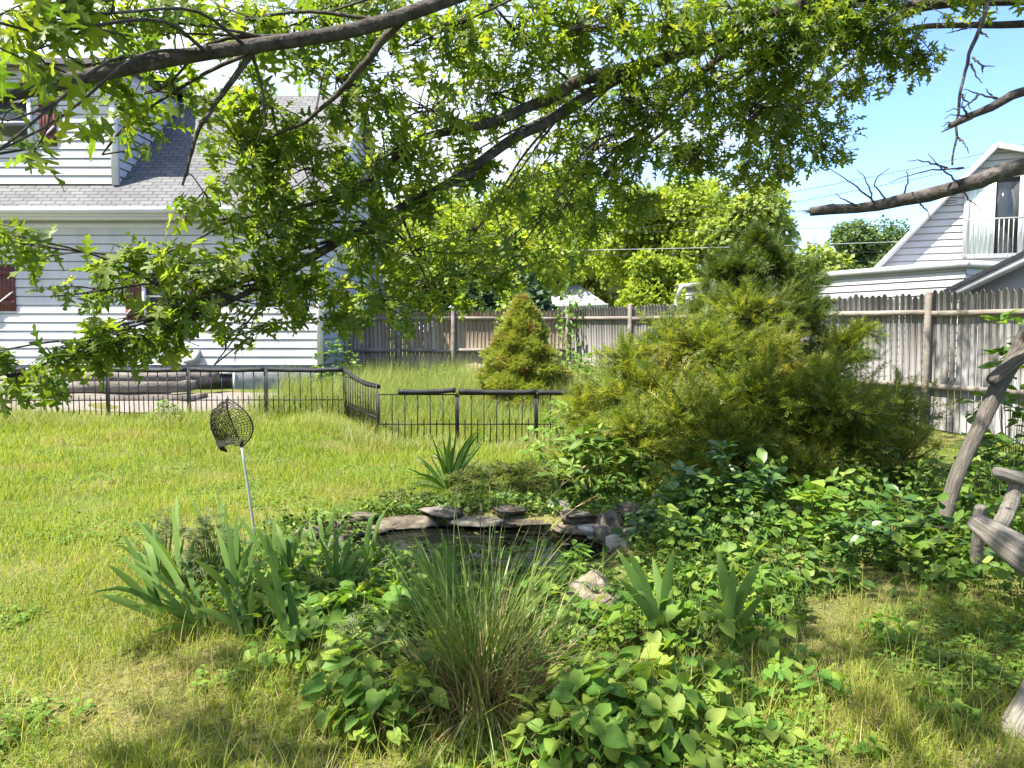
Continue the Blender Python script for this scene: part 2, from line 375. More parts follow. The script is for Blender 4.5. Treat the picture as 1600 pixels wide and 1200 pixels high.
def watermat():
    m, nt, out = mat('pond_water'); L = nt.links.new
    p = nd(nt, 'ShaderNodeBsdfPrincipled', i_Roughness=.03); p.inputs['Base Color'].default_value = (.006, .007, .005, 1); p.inputs['IOR'].default_value = 1.14; p.inputs['Specular IOR Level'].default_value = .3
    no = nd(nt, 'ShaderNodeTexNoise', i_Scale=7.0, i_Detail=2.0); L(objco(nt), no.inputs['Vector'])
    b = nd(nt, 'ShaderNodeBump', i_Strength=.06, i_Distance=.05); L(no.outputs[0], b.inputs['Height']); L(b.outputs[0], p.inputs['Normal'])
    L(p.outputs[0], out.inputs[0]); return m
M['water'] = watermat()
def shinglemat(name, c1, c2, mort):
    m, nt, out = mat(name); L = nt.links.new
    a, s = lc(nt)
    br = nd(nt, 'ShaderNodeTexBrick', offset=.5, i_Scale=1.0); L(a.outputs['Vector'], br.inputs['Vector'])
    br.inputs['Color1'].default_value = (*c1, 1); br.inputs['Color2'].default_value = (*c2, 1); br.inputs['Mortar'].default_value = (*mort, 1)
    br.inputs['Mortar Size'].default_value = .012; br.inputs['Brick Width'].default_value = .3; br.inputs['Row Height'].default_value = .14
    no = nd(nt, 'ShaderNodeTexNoise', i_Scale=1.2, i_Detail=6.0); L(a.outputs['Vector'], no.inputs['Vector'])
    mr = nd(nt, 'ShaderNodeMapRange'); mr.inputs[3].default_value = .65; mr.inputs[4].default_value = 1.3; L(no.outputs[0], mr.inputs[0])
    mx = nd(nt, 'ShaderNodeMix', data_type='RGBA', blend_type='MULTIPLY'); mx.inputs[0].default_value = 1; L(br.outputs[0], mx.inputs[6]); L(mr.outputs[0], mx.inputs[7])
    p = nd(nt, 'ShaderNodeBsdfPrincipled', i_Roughness=.9); L(mx.outputs[2], p.inputs['Base Color'])
    b = nd(nt, 'ShaderNodeBump', i_Strength=.6, i_Distance=.02); L(br.outputs['Fac'], b.inputs['Height']); b.invert = True; L(b.outputs[0], p.inputs['Normal'])
    L(p.outputs[0], out.inputs[0]); return m
M['shingle'] = shinglemat('grey_shingle', (.1, .1, .105), (.14, .138, .135), (.04, .04, .04))
M['shingle_brown'] = shinglemat('brown_shingle', (.14, .11, .095), (.18, .15, .13), (.06, .05, .045))
def groundmat():
    m, nt, out = mat('garden_soil'); L = nt.links.new
    pos = objco(nt)
    no = nd(nt, 'ShaderNodeTexNoise', i_Scale=1.1, i_Detail=8.0, i_Roughness=.7); L(pos, no.inputs['Vector'])
    r = ramp(nt, [(.3, (.05, .075, .014)), (.45, (.09, .12, .022)), (.58, (.15, .14, .05)), (.72, (.16, .115, .06))]); L(no.outputs[0], r.inputs[0])
    n2 = nd(nt, 'ShaderNodeTexNoise', i_Scale=45.0, i_Detail=5.0); L(pos, n2.inputs['Vector'])
    mr = nd(nt, 'ShaderNodeMapRange'); mr.inputs[1].default_value = .3; mr.inputs[2].default_value = .7; mr.inputs[3].default_value = .45; mr.inputs[4].default_value = 1.35; L(n2.outputs[0], mr.inputs[0])
    mx = nd(nt, 'ShaderNodeMix', data_type='RGBA', blend_type='MULTIPLY'); mx.inputs[0].default_value = 1; L(r.outputs[0], mx.inputs[6]); L(mr.outputs[0], mx.inputs[7])
    p = nd(nt, 'ShaderNodeBsdfPrincipled', i_Roughness=.95); p.inputs['Specular IOR Level'].default_value = .1; L(mx.outputs[2], p.inputs['Base Color'])
    b = nd(nt, 'ShaderNodeBump', i_Strength=.8, i_Distance=.02); L(n2.outputs[0], b.inputs['Height']); L(b.outputs[0], p.inputs['Normal'])
    L(p.outputs[0], out.inputs[0]); return m
M['ground'] = groundmat()
M['liner'] = noisemat('black_liner', [(.006, .006, .006), (.02, .018, .015)], 6, 4, .6, .2)

# ------------------------------------------------------------------ camera, light, sky
cam = bpy.data.cameras.new('camera'); co = bpy.data.objects.new('camera', cam); COL.objects.link(co)
cam.sensor_width = 36; cam.lens = 36 * F / 1600; cam.clip_start = .05; cam.clip_end = 2000
co.location = (0, 0, CAMH); co.rotation_euler = (PI / 2 - PITCH, 0, 0)
scene.camera = co
SUN = nrm(np.array([-.50, -.27, 1.0]))     # towards the sun
sl = bpy.data.lights.new('sun', 'SUN'); so = bpy.data.objects.new('sun', sl); COL.objects.link(so)
sl.energy = 4.3; sl.angle = R(.55); sl.color = (1, .95, .86)
from mathutils import Vector
so.rotation_euler = Vector(SUN).to_track_quat('Z', 'Y').to_euler(); so.location = (-8, -4, 14)
wd = bpy.data.worlds.new('World'); scene.world = wd; wd.use_nodes = True
nt = wd.node_tree; nt.nodes.clear(); L = nt.links.new
wo = nd(nt, 'ShaderNodeOutputWorld'); bg = nd(nt, 'ShaderNodeBackground'); bg.inputs[1].default_value = .1
sk = nd(nt, 'ShaderNodeTexSky', sky_type='NISHITA', sun_disc=False, sun_elevation=math.asin(SUN[2]), sun_rotation=math.atan2(SUN[0], SUN[1]), altitude=1200, air_density=1.0, dust_density=.2, ozone_density=4.0)
tc = nd(nt, 'ShaderNodeTexCoord'); mp = nd(nt, 'ShaderNodeMapping'); mp.inputs['Scale'].default_value = (1, 1, 3.2); L(tc.outputs['Generated'], mp.inputs[0])
cn = nd(nt, 'ShaderNodeTexNoise', i_Scale=2.3, i_Detail=7.0, i_Roughness=.55); L(mp.outputs[0], cn.inputs['Vector'])
sx = nd(nt, 'ShaderNodeSeparateXYZ'); L(tc.outputs['Generated'], sx.inputs[0])
lf = nd(nt, 'ShaderNodeMapRange'); lf.inputs[1].default_value = .45; lf.inputs[2].default_value = -.35; lf.inputs[3].default_value = -.06; lf.inputs[4].default_value = .2; L(sx.outputs[0], lf.inputs[0])
ad = nd(nt, 'ShaderNodeMath', operation='ADD'); L(cn.outputs[0], ad.inputs[0]); L(lf.outputs[0], ad.inputs[1])
cf = nd(nt, 'ShaderNodeMapRange'); cf.inputs[1].default_value = .44; cf.inputs[2].default_value = .74; cf.inputs[4].default_value = .9; L(ad.outputs[0], cf.inputs[0])
mx = nd(nt, 'ShaderNodeMix', data_type='RGBA'); L(cf.outputs[0], mx.inputs[0]); tn = nd(nt, 'ShaderNodeMix', data_type='RGBA', blend_type='MULTIPLY'); tn.inputs[0].default_value = 1; tn.inputs[7].default_value = (.86, .92, 1.1, 1); L(sk.outputs[0], tn.inputs[6]); L(tn.outputs[2], mx.inputs[6]); mx.inputs[7].default_value = (3.6, 3.8, 4.0, 1)
L(mx.outputs[2], bg.inputs[0]); L(bg.outputs[0], wo.inputs[0])
scene.view_settings.view_transform = 'Standard'; scene.view_settings.look = 'None'; scene.view_settings.exposure = 1.98; scene.view_settings.gamma = 1.0
scene.render.engine = 'CYCLES'
scene.cycles.max_bounces = 10; scene.cycles.diffuse_bounces = 5; scene.cycles.transmission_bounces = 7; scene.cycles.glossy_bounces = 3
scene.cycles.use_denoising = True

# ------------------------------------------------------------------ ground, pond
def axis(segs):
    out = []
    for a, b, s in segs: out.append(np.arange(a, b, s))
    return np.unique(np.round(np.concatenate(out), 4))
gx = axis([(-400, -40, 60), (-40, -10, 2), (-10, -1.8, .15), (-1.8, 1.2, .05), (1.2, 10, .15), (10, 40, 2), (40, 401, 60)])
gy = axis([(-60, -4, 8), (-4, 4.3, .15), (4.3, 6.3, .05), (6.3, 20, .2), (20, 60, 3), (60, 500, 60)])
X, Y = np.meshgrid(gx, gy); Z = gz(X, Y)
mb = MB(); nx, ny = len(gx), len(gy)
ii = (np.arange(ny - 1)[:, None] * nx + np.arange(nx - 1)[None]).ravel()
gf = np.stack([ii, ii + 1, ii + 1 + nx, ii + nx], 1)
cx = (X[:-1, :-1] + X[1:, 1:]).ravel() / 2; cy = (Y[:-1, :-1] + Y[1:, 1:]).ravel() / 2
inp = pond_r(cx, cy) < .99
mb.add(np.stack([X, Y, Z], -1).reshape(-1, 3), gf[~inp]); mb.f.append(gf[inp]); mb.m.append(1)
tag(build(mb, 'ground', [M['ground'], M['liner']], origin=(0, 0, 0), smooth=True), kind='structure')
mb = MB(); n = 72; an = np.linspace(0, 2 * PI, n, endpoint=False)
rr = np.array([next(r for r in np.arange(.5, 1.6, .004) if pond_r(PC[0] + r * math.cos(t), PC[1] + r * math.sin(t) * .58) > 1.0) for t in an])
mb.add(np.stack([PC[0] + rr * np.cos(an), PC[1] + rr * np.sin(an) * .58, np.full(n, -.03)], 1), np.arange(n))
tag(build(mb, 'water', M['water']), kind='structure')
mb = MB()
g = W(360, 635, 14)
xs = np.linspace(-11, -4.0, 40); ys = np.linspace(13.0, 15.9, 22); X, Y = np.meshgrid(xs, ys); Z = gz(X, Y) + .012
ii = (np.arange(21)[:, None] * 40 + np.arange(39)[None]).ravel()
mb.add(np.stack([X + .2 * np.sin(Y * 3), Y + .15 * np.sin(X * 2.3), Z], -1).reshape(-1, 3), np.stack([ii, ii + 1, ii + 41, ii + 40], 1))
tag(build(mb, 'gravel', M['gravel'], smooth=True), kind='structure')

# ------------------------------------------------------------------ houses
def siding(mb, O, U, Nn, z0, z1, course, xl, xr, off=.02, gr=.026):
    O = np.array([*O, 0.0]); U = np.array([*U, 0.0]); Nn = np.array([*Nn, 0.0])
    z = z0
    while z < z1 - 1e-6:
        zt = min(z + course, z1)
        a0, b0, a1, b1 = xl(z), xr(z), xl(zt), xr(zt); zt -= gr
        if b0 > a0:
            if b1 < a1: a1 = b1 = (a1 + b1) / 2
            up = np.array([0, 0, 1.0]); r = rng.random()
            quad(mb, O + U * a0 - Nn * .03 + up * z, O + U * b0 - Nn * .03 + up * z, O + U * b1 - Nn * .03 + up * (zt + gr), O + U * a1 - Nn * .03 + up * (zt + gr), rnd=r)
            p = [O + U * a0 + Nn * off + up * z, O + U * b0 + Nn * off + up * z, O + U * b1 + Nn * .002 + up * zt, O + U * a1 + Nn * .002 + up * zt]
            quad(mb, *p, rnd=r)
            q = [O + U * a0 + up * z, O + U * b0 + up * z]
            quad(mb, q[0], q[1], p[1], p[0], rnd=r)
        z = zt + gr

HX, HY = -4.25, 17.0
house = empty('house', (-10, HY, .1), 'white sided house with grey shingle roof and dormer, at left behind black fence', 'house')
mb = MB(); box(mb, (-10.7, 21.2, .33), (12.86, 8.36, .9)); build(mb, 'foundation', M['found'], house)
mb = MB()
siding(mb, (-17, HY), (1, 0), (0, -1), .72, 3.95, .19, lambda z: 0, lambda z: 12.75)
siding(mb, (HX, HY), (0, 1), (1, 0), .72, 7.6, .19, lambda z: max(0, (z - 4.2) / .795), lambda z: min(8.8, 8.8 - (z - 4.2) / .795))
box(mb, (-10.62, 21.4, 2.4), (12.6, 8.7, 3.3))
build(mb, 'wall', M['siding'], house)
mb = MB(); box(mb, (HX + .02, HY - .015, 2.35), (.13, .11, 3.24)); build(mb, 'corner_board', M['white'], house)
# main roof
def roof_z(y): return 4.13 + (y - 16.6) * .795
mb = MB()
e0, e1, r0, r1 = (-17.3, 16.55, roof_z(16.55)), (-3.95, 16.55, roof_z(16.55)), (-17.3, 21.2, roof_z(21.2)), (-3.95, 21.2, roof_z(21.2))
quad(mb, e0, e1, r1, r0); b0, b1 = (-17.3, 25.85, e0[2]), (-3.95, 25.85, e0[2]); quad(mb, r0, r1, b1, b0)
dn = np.array([0, 0, -.12])
quad(mb, np.array(e0) + dn, np.array(e1) + dn, np.array(r1) + dn, np.array(r0) + dn); quad(mb, np.array(e0) + dn, np.array(e1) + dn, e1, e0); quad(mb, np.array(r0) + dn, np.array(r1) + dn, np.array(b1) + dn, np.array(b0) + dn)
roof = build(mb, 'roof', M['shingle'], house)
mb = MB(); box(mb, (-10.62, 16.6, 4.0), (13.3, .05, .2)); box(mb, (-10.62, 16.51, 4.03), (13.36, .1, .12)); box(mb, (-10.62, 16.985, 3.78), (12.6, .03, .12))
beam(mb, (-3.93, 16.6, 4.02), (-3.93, 21.2, 7.68), .04, .2); build(mb, 'fascia', M['white'], house)
mb = MB(); box(mb, (-10.62, 16.79, 3.88), (13.3, .4, .03)); build(mb, 'soffit', M['soffit'], house)
# dormer
DX, DY = -8.75, 17.3
dorm = MB()
siding(dorm, (-17, DY), (1, 0), (0, -1), 4.72, 7.35, .19, lambda z: 0, lambda z: 17 + DX)
z = 4.72
while z < 7.35:                                   # cheek: courses run back to the roof slope
    y1 = 16.6 + (z - 4.13) / .795
    zt = z + .19; y1t = 16.6 + (zt - 4.13) / .795
    quad(dorm, (DX + .03, DY, z), (DX + .03, y1, z), (DX + .002, y1t, zt - .024), (DX + .002, DY, zt - .024), rnd=rng.random())
    quad(dorm, (DX, DY, z), (DX, y1, z), (DX + .03, y1, z), (DX + .03, DY, z))
    z = zt
v = [(x_, y_, z_) for x_ in (-16.9, DX - .03) for y_, z_ in ((DY + .04, 4.6), (20.9, 7.5), (DY + .04, 7.3))]; dorm.add(v, [np.array([[0, 1, 2], [5, 4, 3]]), np.array([[0, 3, 4, 1], [1, 4, 5, 2], [2, 5, 3, 0]])])
dormer = build(dorm, 'dormer', M['siding'], house)
mb = MB(); box(mb, (DX - .02, DY - .02, 6.02), (.14, .1, 2.66)); build(mb, 'corner_board', M['white'], dormer)
mb = MB(); quad(mb, (-17.2, 17.0, 7.34), (-8.5, 17.0, 7.34), (-8.5, 21.2, 7.92), (-17.2, 21.2, 7.92)); quad(mb, (-17.2, 17.0, 7.2), (-8.5, 17.0, 7.2), (-8.5, 17.0, 7.34), (-17.2, 17.0, 7.34)); quad(mb, (-8.5, 17.0, 7.2), (-8.5, 21.2, 7.78), (-8.5, 21.2, 7.92), (-8.5, 17.0, 7.34)); quad(mb, (-17.2, 17.0, 7.2), (-8.5, 17.0, 7.2), (-8.5, 21.2, 7.78), (-17.2, 21.2, 7.78))
build(mb, 'dormer_roof', M['shingle'], dormer)

def window(parent, xc, zc, w, h, y, fr=.07, m='glass'):
    mb = MB(); yy = y - .05
    box(mb, (xc - w / 2 - fr / 2, yy, zc), (fr, .09, h + 2 * fr)); box(mb, (xc + w / 2 + fr / 2, yy, zc), (fr, .09, h + 2 * fr))
    box(mb, (xc, yy, zc + h / 2 + fr / 2), (w, .085, fr)); box(mb, (xc, yy - .01, zc - h / 2 - fr / 2), (w, .1, fr)); box(mb, (xc, yy + .012, zc), (w, .05, .04))
    wi = build(mb, 'window', M['white'], parent)
    mb = MB(); box(mb, (xc, y - .025, zc), (w, .02, h)); build(mb, 'pane', M[m], wi)
    return wi
def shutter(parent, x0, x1, z0, z1, y):
    mb = MB(); n = 5; w = (x1 - x0) / n
    for i in range(n): box(mb, (x0 + (i + .5) * w, y - .03, (z0 + z1) / 2), (w - .008, .024, z1 - z0))
    box(mb, ((x0 + x1) / 2, y - .05, z1 - .18), (x1 - x0 - .02, .02, .1)); box(mb, ((x0 + x1) / 2, y - .05, z0 + .18), (x1 - x0 - .02, .02, .1))
    s = build(mb, 'shutter', M['shutter'], parent)
    mb = MB(); beam(mb, (x0 + .03, y - .066, z0 + .12), (x1 - .03, y - .066, z0 + .42), .02, .05, up=(0, -1, 0))
    build(mb, 'brace', M['white'], s)
def wx(px, d=17): return (px - 800) / F * d
def wz(py, d=17): return W(800, py, d)[2]
window(house, wx(-40), (wz(412) + wz(488)) / 2, 1.0, wz(412) - wz(488) - .1, HY)
shutter(house, wx(-2), wx(30), wz(486), wz(413), HY)
shutter(house, wx(200), wx(226), wz(500), wz(425), HY)
window(house, wx(262), wz(463), .82, 1.0, HY)
shutter(house, wx(300), wx(326), wz(500), wz(425), HY)
window(dormer, wx(30, DY), wz(192, DY), .95, .85, DY); shutter(dormer, wx(78, DY), wx(104, DY), wz(229, DY), wz(150, DY), DY)
mb = MB()
zc = wz(597); xc = wx(331)
for dx in (-.48, .48): box(mb, (xc + dx, 16.995, zc), (.05, .05, .44))
for dz in (-.2, .2): box(mb, (xc, 16.995, zc + dz), (.91, .05, .04))
bw = build(mb, 'basement_window', M['soffit'], house)
mb = MB(); box(mb, (xc, 17.005, zc), (.91, .02, .36)); build(mb, 'pane', M['dark'], bw)
mb = MB(); box(mb, (wx(300), 16.95, wz(562)), (.3, .09, .16)); box(mb, (wx(310), 16.94, wz(556)), (.1, .11, .26)); build(mb, 'meter_box', M['grey_trim'], house)

# timber terrace left of the basement window
tt = empty('timber_terrace', (-8.5, 15, .15), 'stepped terrace of old grey timbers against white house, behind black fence', 'terrace')
for k, (xr, y, z, dp) in enumerate([(-5.95, 14.35, .2, .22), (-6.35, 14.9, .42, .24), (-6.15, 15.5, .56, .24)]):
    mb = MB(); box(mb, ((xr - 11.5) / 2, y, z - .03), (xr + 11.5, .2, .2), rz=.03 * (k - 1)); build(mb, 'timber', M['timber'], tt)
    mb = MB(); box(mb, (xr - .1, y + .38, z - .03), (.2, .5, .19)); build(mb, 'timber', M['timber'], tt)
mb = MB(); box(mb, (-9.6, 16.1, .62), (4.6, 1.0, .1), rnd=.2); build(mb, 'deck_board', M['found'], tt)

# right hand white house (gable + low wing)
rh = empty('house', (14, 22, 0), 'white sided neighbour house with balcony door and flat roofed wing, beyond the grey fence', 'house')
A, B = W(1375, 410, 22.5), W(1680, 410, 20.6)
U = nrm((B - A)[:2]); Nn = np.array([U[1], -U[0]]); Lw = np.linalg.norm((B - A)[:2])
pk = 2.75; slope = (W(1530, 232, 21.55)[2] - A[2]) / pk
mb = MB()
gl = lambda z: max(0, (z - A[2]) / slope)
zp = A[2] + slope * pk
siding(mb, A[:2], U, Nn, 2.9, zp, .19, gl, lambda z: Lw + 2 if z < zp - 1.2 else pk + (zp - z) / 1.2 * (Lw + 2 - pk), gr=.04)
A3 = np.array([*A[:2], 0]); U3 = np.array([*U, 0]); N3 = np.array([*Nn, 0])
box(mb, A3 + U3 * (Lw / 2 + 1) - N3 * 3 + np.array([0, 0, 1.5]), (Lw + 2, 5.8, 3.6), rz=math.atan2(U[1], U[0]))
build(mb, 'wall', M['siding_far'], rh)
mb = MB()
T = lambda s, o, z: A3 + U3 * s + N3 * o + np.array([0, 0, z])
quad(mb, T(-.25, .25, A[2] - .3), T(-.25, -6, A[2] - .3), T(pk, -6, zp + .05), T(pk, .25, zp + .05))
quad(mb, T(pk, .25, zp + .05), T(pk, -6, zp + .05), T(Lw + 2, -6, zp - 1.1), T(Lw + 2, .25, zp - 1.1))
quad(mb, T(pk + .2, -2.5, zp - .1), T(Lw + 2.5, -2.5, zp - .1), T(Lw + 2.5, -4, zp + .5), T(pk + .2, -4, zp + .5))
build(mb, 'roof', M['shingle_brown'], rh)
mb = MB(); beam(mb, T(-.25, .27, A[2] - .36), T(pk, .27, zp), .05, .14); beam(mb, T(pk, .27, zp), T(Lw + 2, .27, zp - 1.15), .05, .14); build(mb, 'rake_board', M['white'], rh)
# balcony door
s0 = 2.12; s1 = s0 + 1.3; zb, zt = A[2] + .06, A[2] + 2.25
mb = MB(); ang = math.atan2(U[1], U[0])
for s in (s0, s1): box(mb, T(s, .04, (zb + zt) / 2), (.12, .1, zt - zb), rz=ang)
box(mb, T((s0 + s1) / 2, .04, zt), (1.42, .1, .12), rz=ang); box(mb, T((s0 + s1) / 2, .045, (zb + zt) / 2), (.07, .08, zt - zb - .1), rz=ang); box(mb, T((s0 + s1) / 2, .04, zb), (1.18, .1, .08), rz=ang)
door = build(mb, 'balcony_door', M['white'], rh)
mb = MB(); box(mb, T(s0 + .95, .02, (zb + zt) / 2), (.6, .02, zt - zb), rz=ang); build(mb, 'pane', M['glass'], door)
mb = MB()
for i in range(9): box(mb, T(s0 + .1 + i * .064, .025 + .012 * (i % 2), (zb + zt) / 2), (.07, .03, zt - zb - .06), rz=ang)
build(mb, 'curtain', M['curtain'], door)
mb = MB()
for i in range(13): s = s0 - .02 + i * (1.34 / 12); tube(mb, [T(s, .28, zb + .0), T(s, .28, zb + 1.0)], .012, 5)
tube(mb, [T(s0 - .04, .28, zb + 1.0), T(s1 + .04, .28, zb + 1.0)], .02, 6); tube(mb, [T(s0 - .04, .28, zb + .04), T(s1 + .04, .28, zb + .04)], .015, 6)
for s in (s0 - .03, s1 + .03): tube(mb, [T(s, .28, zb + 1), T(s, .0, zb + 1)], .015, 5)
build(mb, 'railing', M['grey_trim'], rh)
mb = MB(); 
for i in range(5): box(mb, T(1.75, .03, A[2] + 1.55 + i * .07), (.24, .05, .045), rz=ang)
build(mb, 'vent', M['grey_trim'], rh)
# wing
C0, C1 = W(1510, 408, 19.0), W(1072, 447, 28.5)
Uw = nrm((C0 - C1)[:2]); Nw = np.array([Uw[1], -Uw[0]]); Lg = np.linalg.norm((C0 - C1)[:2]); zt = C0[2] - .12
mb = MB(); siding(mb, C1[:2], Uw, Nw, .3, zt, .19, lambda z: 0, lambda z: Lg, gr=.04)
siding(mb, C0[:2], -Nw, Uw, .3, zt, .17, lambda z: 0, lambda z: 4)
wing = build(mb, 'wing_wall', M['siding_far'], rh)
c1 = np.array([*C1[:2], zt]); c0 = np.array([*C0[:2], zt]); n3 = np.array([*Nw, 0]); u3 = np.array([*Uw, 0]); up = np.array([0, 0, 1.0])
mb = MB(); beam(mb, c1 + n3 * .06 - u3 * .3 + up * .05, c0 + n3 * .06 + u3 * .1 + up * .05, .1, .17); beam(mb, c0 + u3 * .06 + up * .05 + n3 * .01, c0 + u3 * .06 - n3 * 4 + up * .05, .1, .17)
quad(mb, c1 + up * .13 + n3 * .1, c0 + up * .13 + n3 * .1 + u3 * .1, c0 + up * .13 - n3 * 5, c1 + up * .13 - n3 * 5)
build(mb, 'wing_roof', M['grey_trim'], rh)
mb = MB(); p = c1 + n3 * .16 - u3 * .05
tube(mb, smooth_path([p + up * .02 - u3 * .0, p - up * .12 - u3 * .15, p - up * .4 - u3 * .3, p - up * 1.6 - u3 * .3], 10), .07, 8); build(mb, 'downspout', M['white'], rh)

# grey shed gable just over the fence at right
sh = empty('shed', (9.8, 13.2, .2), 'grey shed with low gable roof and louvred vent, just over the fence behind log bench', 'shed')
S0 = W(1472, 462, 13.2); th = math.atan(.62); ru = np.array([math.sin(th), math.cos(th), 0]); uu = np.array([math.cos(th), -math.sin(th), 0]); up = np.array([0, 0, 1.0])
tt_ = next(t for t in np.arange(.2, 4, .005) if 800 + F * (S0 + uu * t)[0] / (S0 + uu * t)[1] > 1612)
zz1 = W(1612, 390, (S0 + uu * tt_)[1])[2]; k = (zz1 - S0[2]) / tt_; hw = 2.1
SL = lambda a, o, z: np.array([S0[0], S0[1], 0]) + uu * a + ru * o + up * z
mb = MB(); v = [SL(.25, 0, .1), SL(2 * hw - .25, 0, .1), SL(2 * hw - .25, 0, S0[2] + .05), SL(hw, 0, S0[2] + hw * k - .1), SL(.25, 0, S0[2] + .05)]
v = np.array(v + [p + ru * 4 for p in v]); mb.add(v, [np.array([[0, 1, 2, 3, 4]]), np.array([[0, 4, 9, 5], [1, 6, 7, 2]])]); build(mb, 'wall', M['grey_wall'], sh)
mb = MB(); o = ru * -.3; b = ru * 4.3
l, a_, r_ = SL(0, 0, S0[2]), SL(hw, 0, S0[2] + hw * k), SL(2 * hw, 0, S0[2])
for p, q in ((l, a_), (a_, r_)):
    for dz in (0, .07): quad(mb, p + o + up * dz, q + o + up * dz, q + b + up * dz, p + b + up * dz)
    quad(mb, p + o, q + o, q + o + up * .07, p + o + up * .07)
build(mb, 'roof', M['black'], sh)
mb = MB(); beam(mb, l + o * .85 - up * .08, a_ + o * .85 - up * .08, .04, .15); beam(mb, a_ + o * .85 - up * .08, r_ + o * .85 - up * .08, .04, .15); build(mb, 'rake_board', M['grey_trim'], sh)
mb = MB()
for i in range(5): box(mb, SL(hw - .35, -.02, S0[2] + .12 + i * .06), (.5, .05, .035), rz=-th)
build(mb, 'vent', M['white'], sh)

# distant small house
fh = empty('house', (4, 45, 0), 'small distant house with pale grey roof, seen just above the fence', 'house')
q0, q1 = W(868, 474, 45), W(944, 474, 45)
mb = MB(); box(mb, ((q0[0] + q1[0]) / 2 + .2, 48, 1.5), (q1[0] - q0[0] - .3, 6, q0[2] * 2 - 3.0)); build(mb, 'wall', M['white'], fh)
mb = MB(); zr = W(900, 443, 46.5)[2]
quad(mb, (q0[0] - .2, 44.7, q0[2] - .05), (q1[0] + .1, 44.7, q0[2] - .05), (q1[0] - 1.2, 48, zr), (q0[0] - .2, 48, zr)); quad(mb, (q1[0] + .1, 44.7, q0[2] - .05), (q1[0] + .1, 51, q0[2] - .05), (q1[0] - 1.2, 48, zr), (q1[0] - 1.2, 48, zr + .001))
build(mb, 'roof', M['grey_trim'], fh)
mb = MB(); box(mb, ((q0[0] + q1[0]) / 2, 44.72, q0[2] - .12), (q1[0] - q0[0] + .4, .1, .2)); build(mb, 'fascia', M['white'], fh)
mb = MB(); box(mb, (W(922, 480, 45)[0], 44.96, q0[2] - .7), (.9, .1, .8)); build(mb, 'window', M['glass'], fh)

# ------------------------------------------------------------------ stockade fences
def stockade(fence, P, pm, ztop, rails, post_h=.05, first=True, last=True, nside=-1):
    for i in range(len(P) - 1):
        a, b = np.array(P[i], float), np.array(P[i + 1], float)
        Lp = np.linalg.norm(b - a); u = (b - a) / Lp; n = np.array([u[1], -u[0]])
        mb = MB(); npk = int(Lp / .1); w = Lp / npk; dz = rng.normal(0, .012)
        for j in range(npk):
            c = a + u * (j + .5) * w; hw = w / 2 - rng.choice([.002, .003, .004, .007, .011]); zt = ztop(*c) + dz + rng.normal(0, .014); z0 = float(gz(*c)) + .03
            off = rng.normal(0, .003)
            pr = [(-hw, z0), (hw, z0), (hw, zt - .07), (hw * .35, zt - .012), (-hw * .35, zt - .012), (-hw, zt - .07)]
            fv = [np.array([*(c + u * s + n * (.0 + off)), z]) for s, z in pr]; bv = [np.array([*(c + u * s + n * (-.02 + off)), z]) for s, z in pr]
            f = [np.array([[0, 1, 2, 3, 4, 5]]), np.array([[i2, (i2 + 1) % 6, (i2 + 1) % 6 + 6, i2 + 6] for i2 in range(6)])]
            mb.add(np.array(fv + bv), f, np.array([[s, z, 0] for s, z in pr] * 2) + [0, 0, rng.random()])
        pan = build(mb, 'fence_panel', pm, fence)
        for h in rails:
            mb = MB(); e = rng.normal(0, .012, 2)
            p0 = np.array([*(a + u * .03 + n * .045), h + e[0] + float(gz(*a)) * 0]); p1 = np.array([*(b - u * .03 + n * .045), h + e[1]])
            beam(mb, p0, p1, .05, .085); build(mb, 'rail', M['rail'], pan)
    for i, p in enumerate(P):
        if (i == 0 and not first) or (i == len(P) - 1 and not last): continue
        p = np.array(p); j = min(i, len(P) - 2); u = nrm(np.array(P[j + 1], float) - np.array(P[j], float)); n = np.array([u[1], -u[0]]); c = p + n * .075
        mb = MB(); zt = ztop(*p) + post_h; z0 = float(gz(*p)) - .1
        tube(mb, [(c[0], c[1], z0), (c[0] + .004, c[1], (z0 + zt) / 2), (c[0], c[1], zt - .03), (c[0], c[1], zt)], [.055, .053, .05, .035], 8)
        build(mb, 'post', M['rail'], fence)
sf = empty('wooden_fence', (-1.4, 19, .15), 'brownish picket fence at the back of the yard, between white house and cone shaped spruce', 'fence')
stockade(sf, [(-4.2, 19.5), (-2.9, 19.6), (-1.51, 19.75), (0, 19.88), (1.5, 20.0)], M['picket_brown'], lambda x, y: 2.02, [1.78, .98, .3], last=False)
gf_ = empty('wooden_fence', (4.5, 15, .2), 'tall weathered grey picket fence running along the yard behind the large juniper', 'fence')
gp = [(1.5 + t * .62, 20 - t) for t in (0, 2.1, 4.2, 6.2, 8.05, 10.1, 12.2, 14.3)]
stockade(gf_, gp, M['picket_grey'], lambda x, y: 2.08, [1.77, .62], .015)

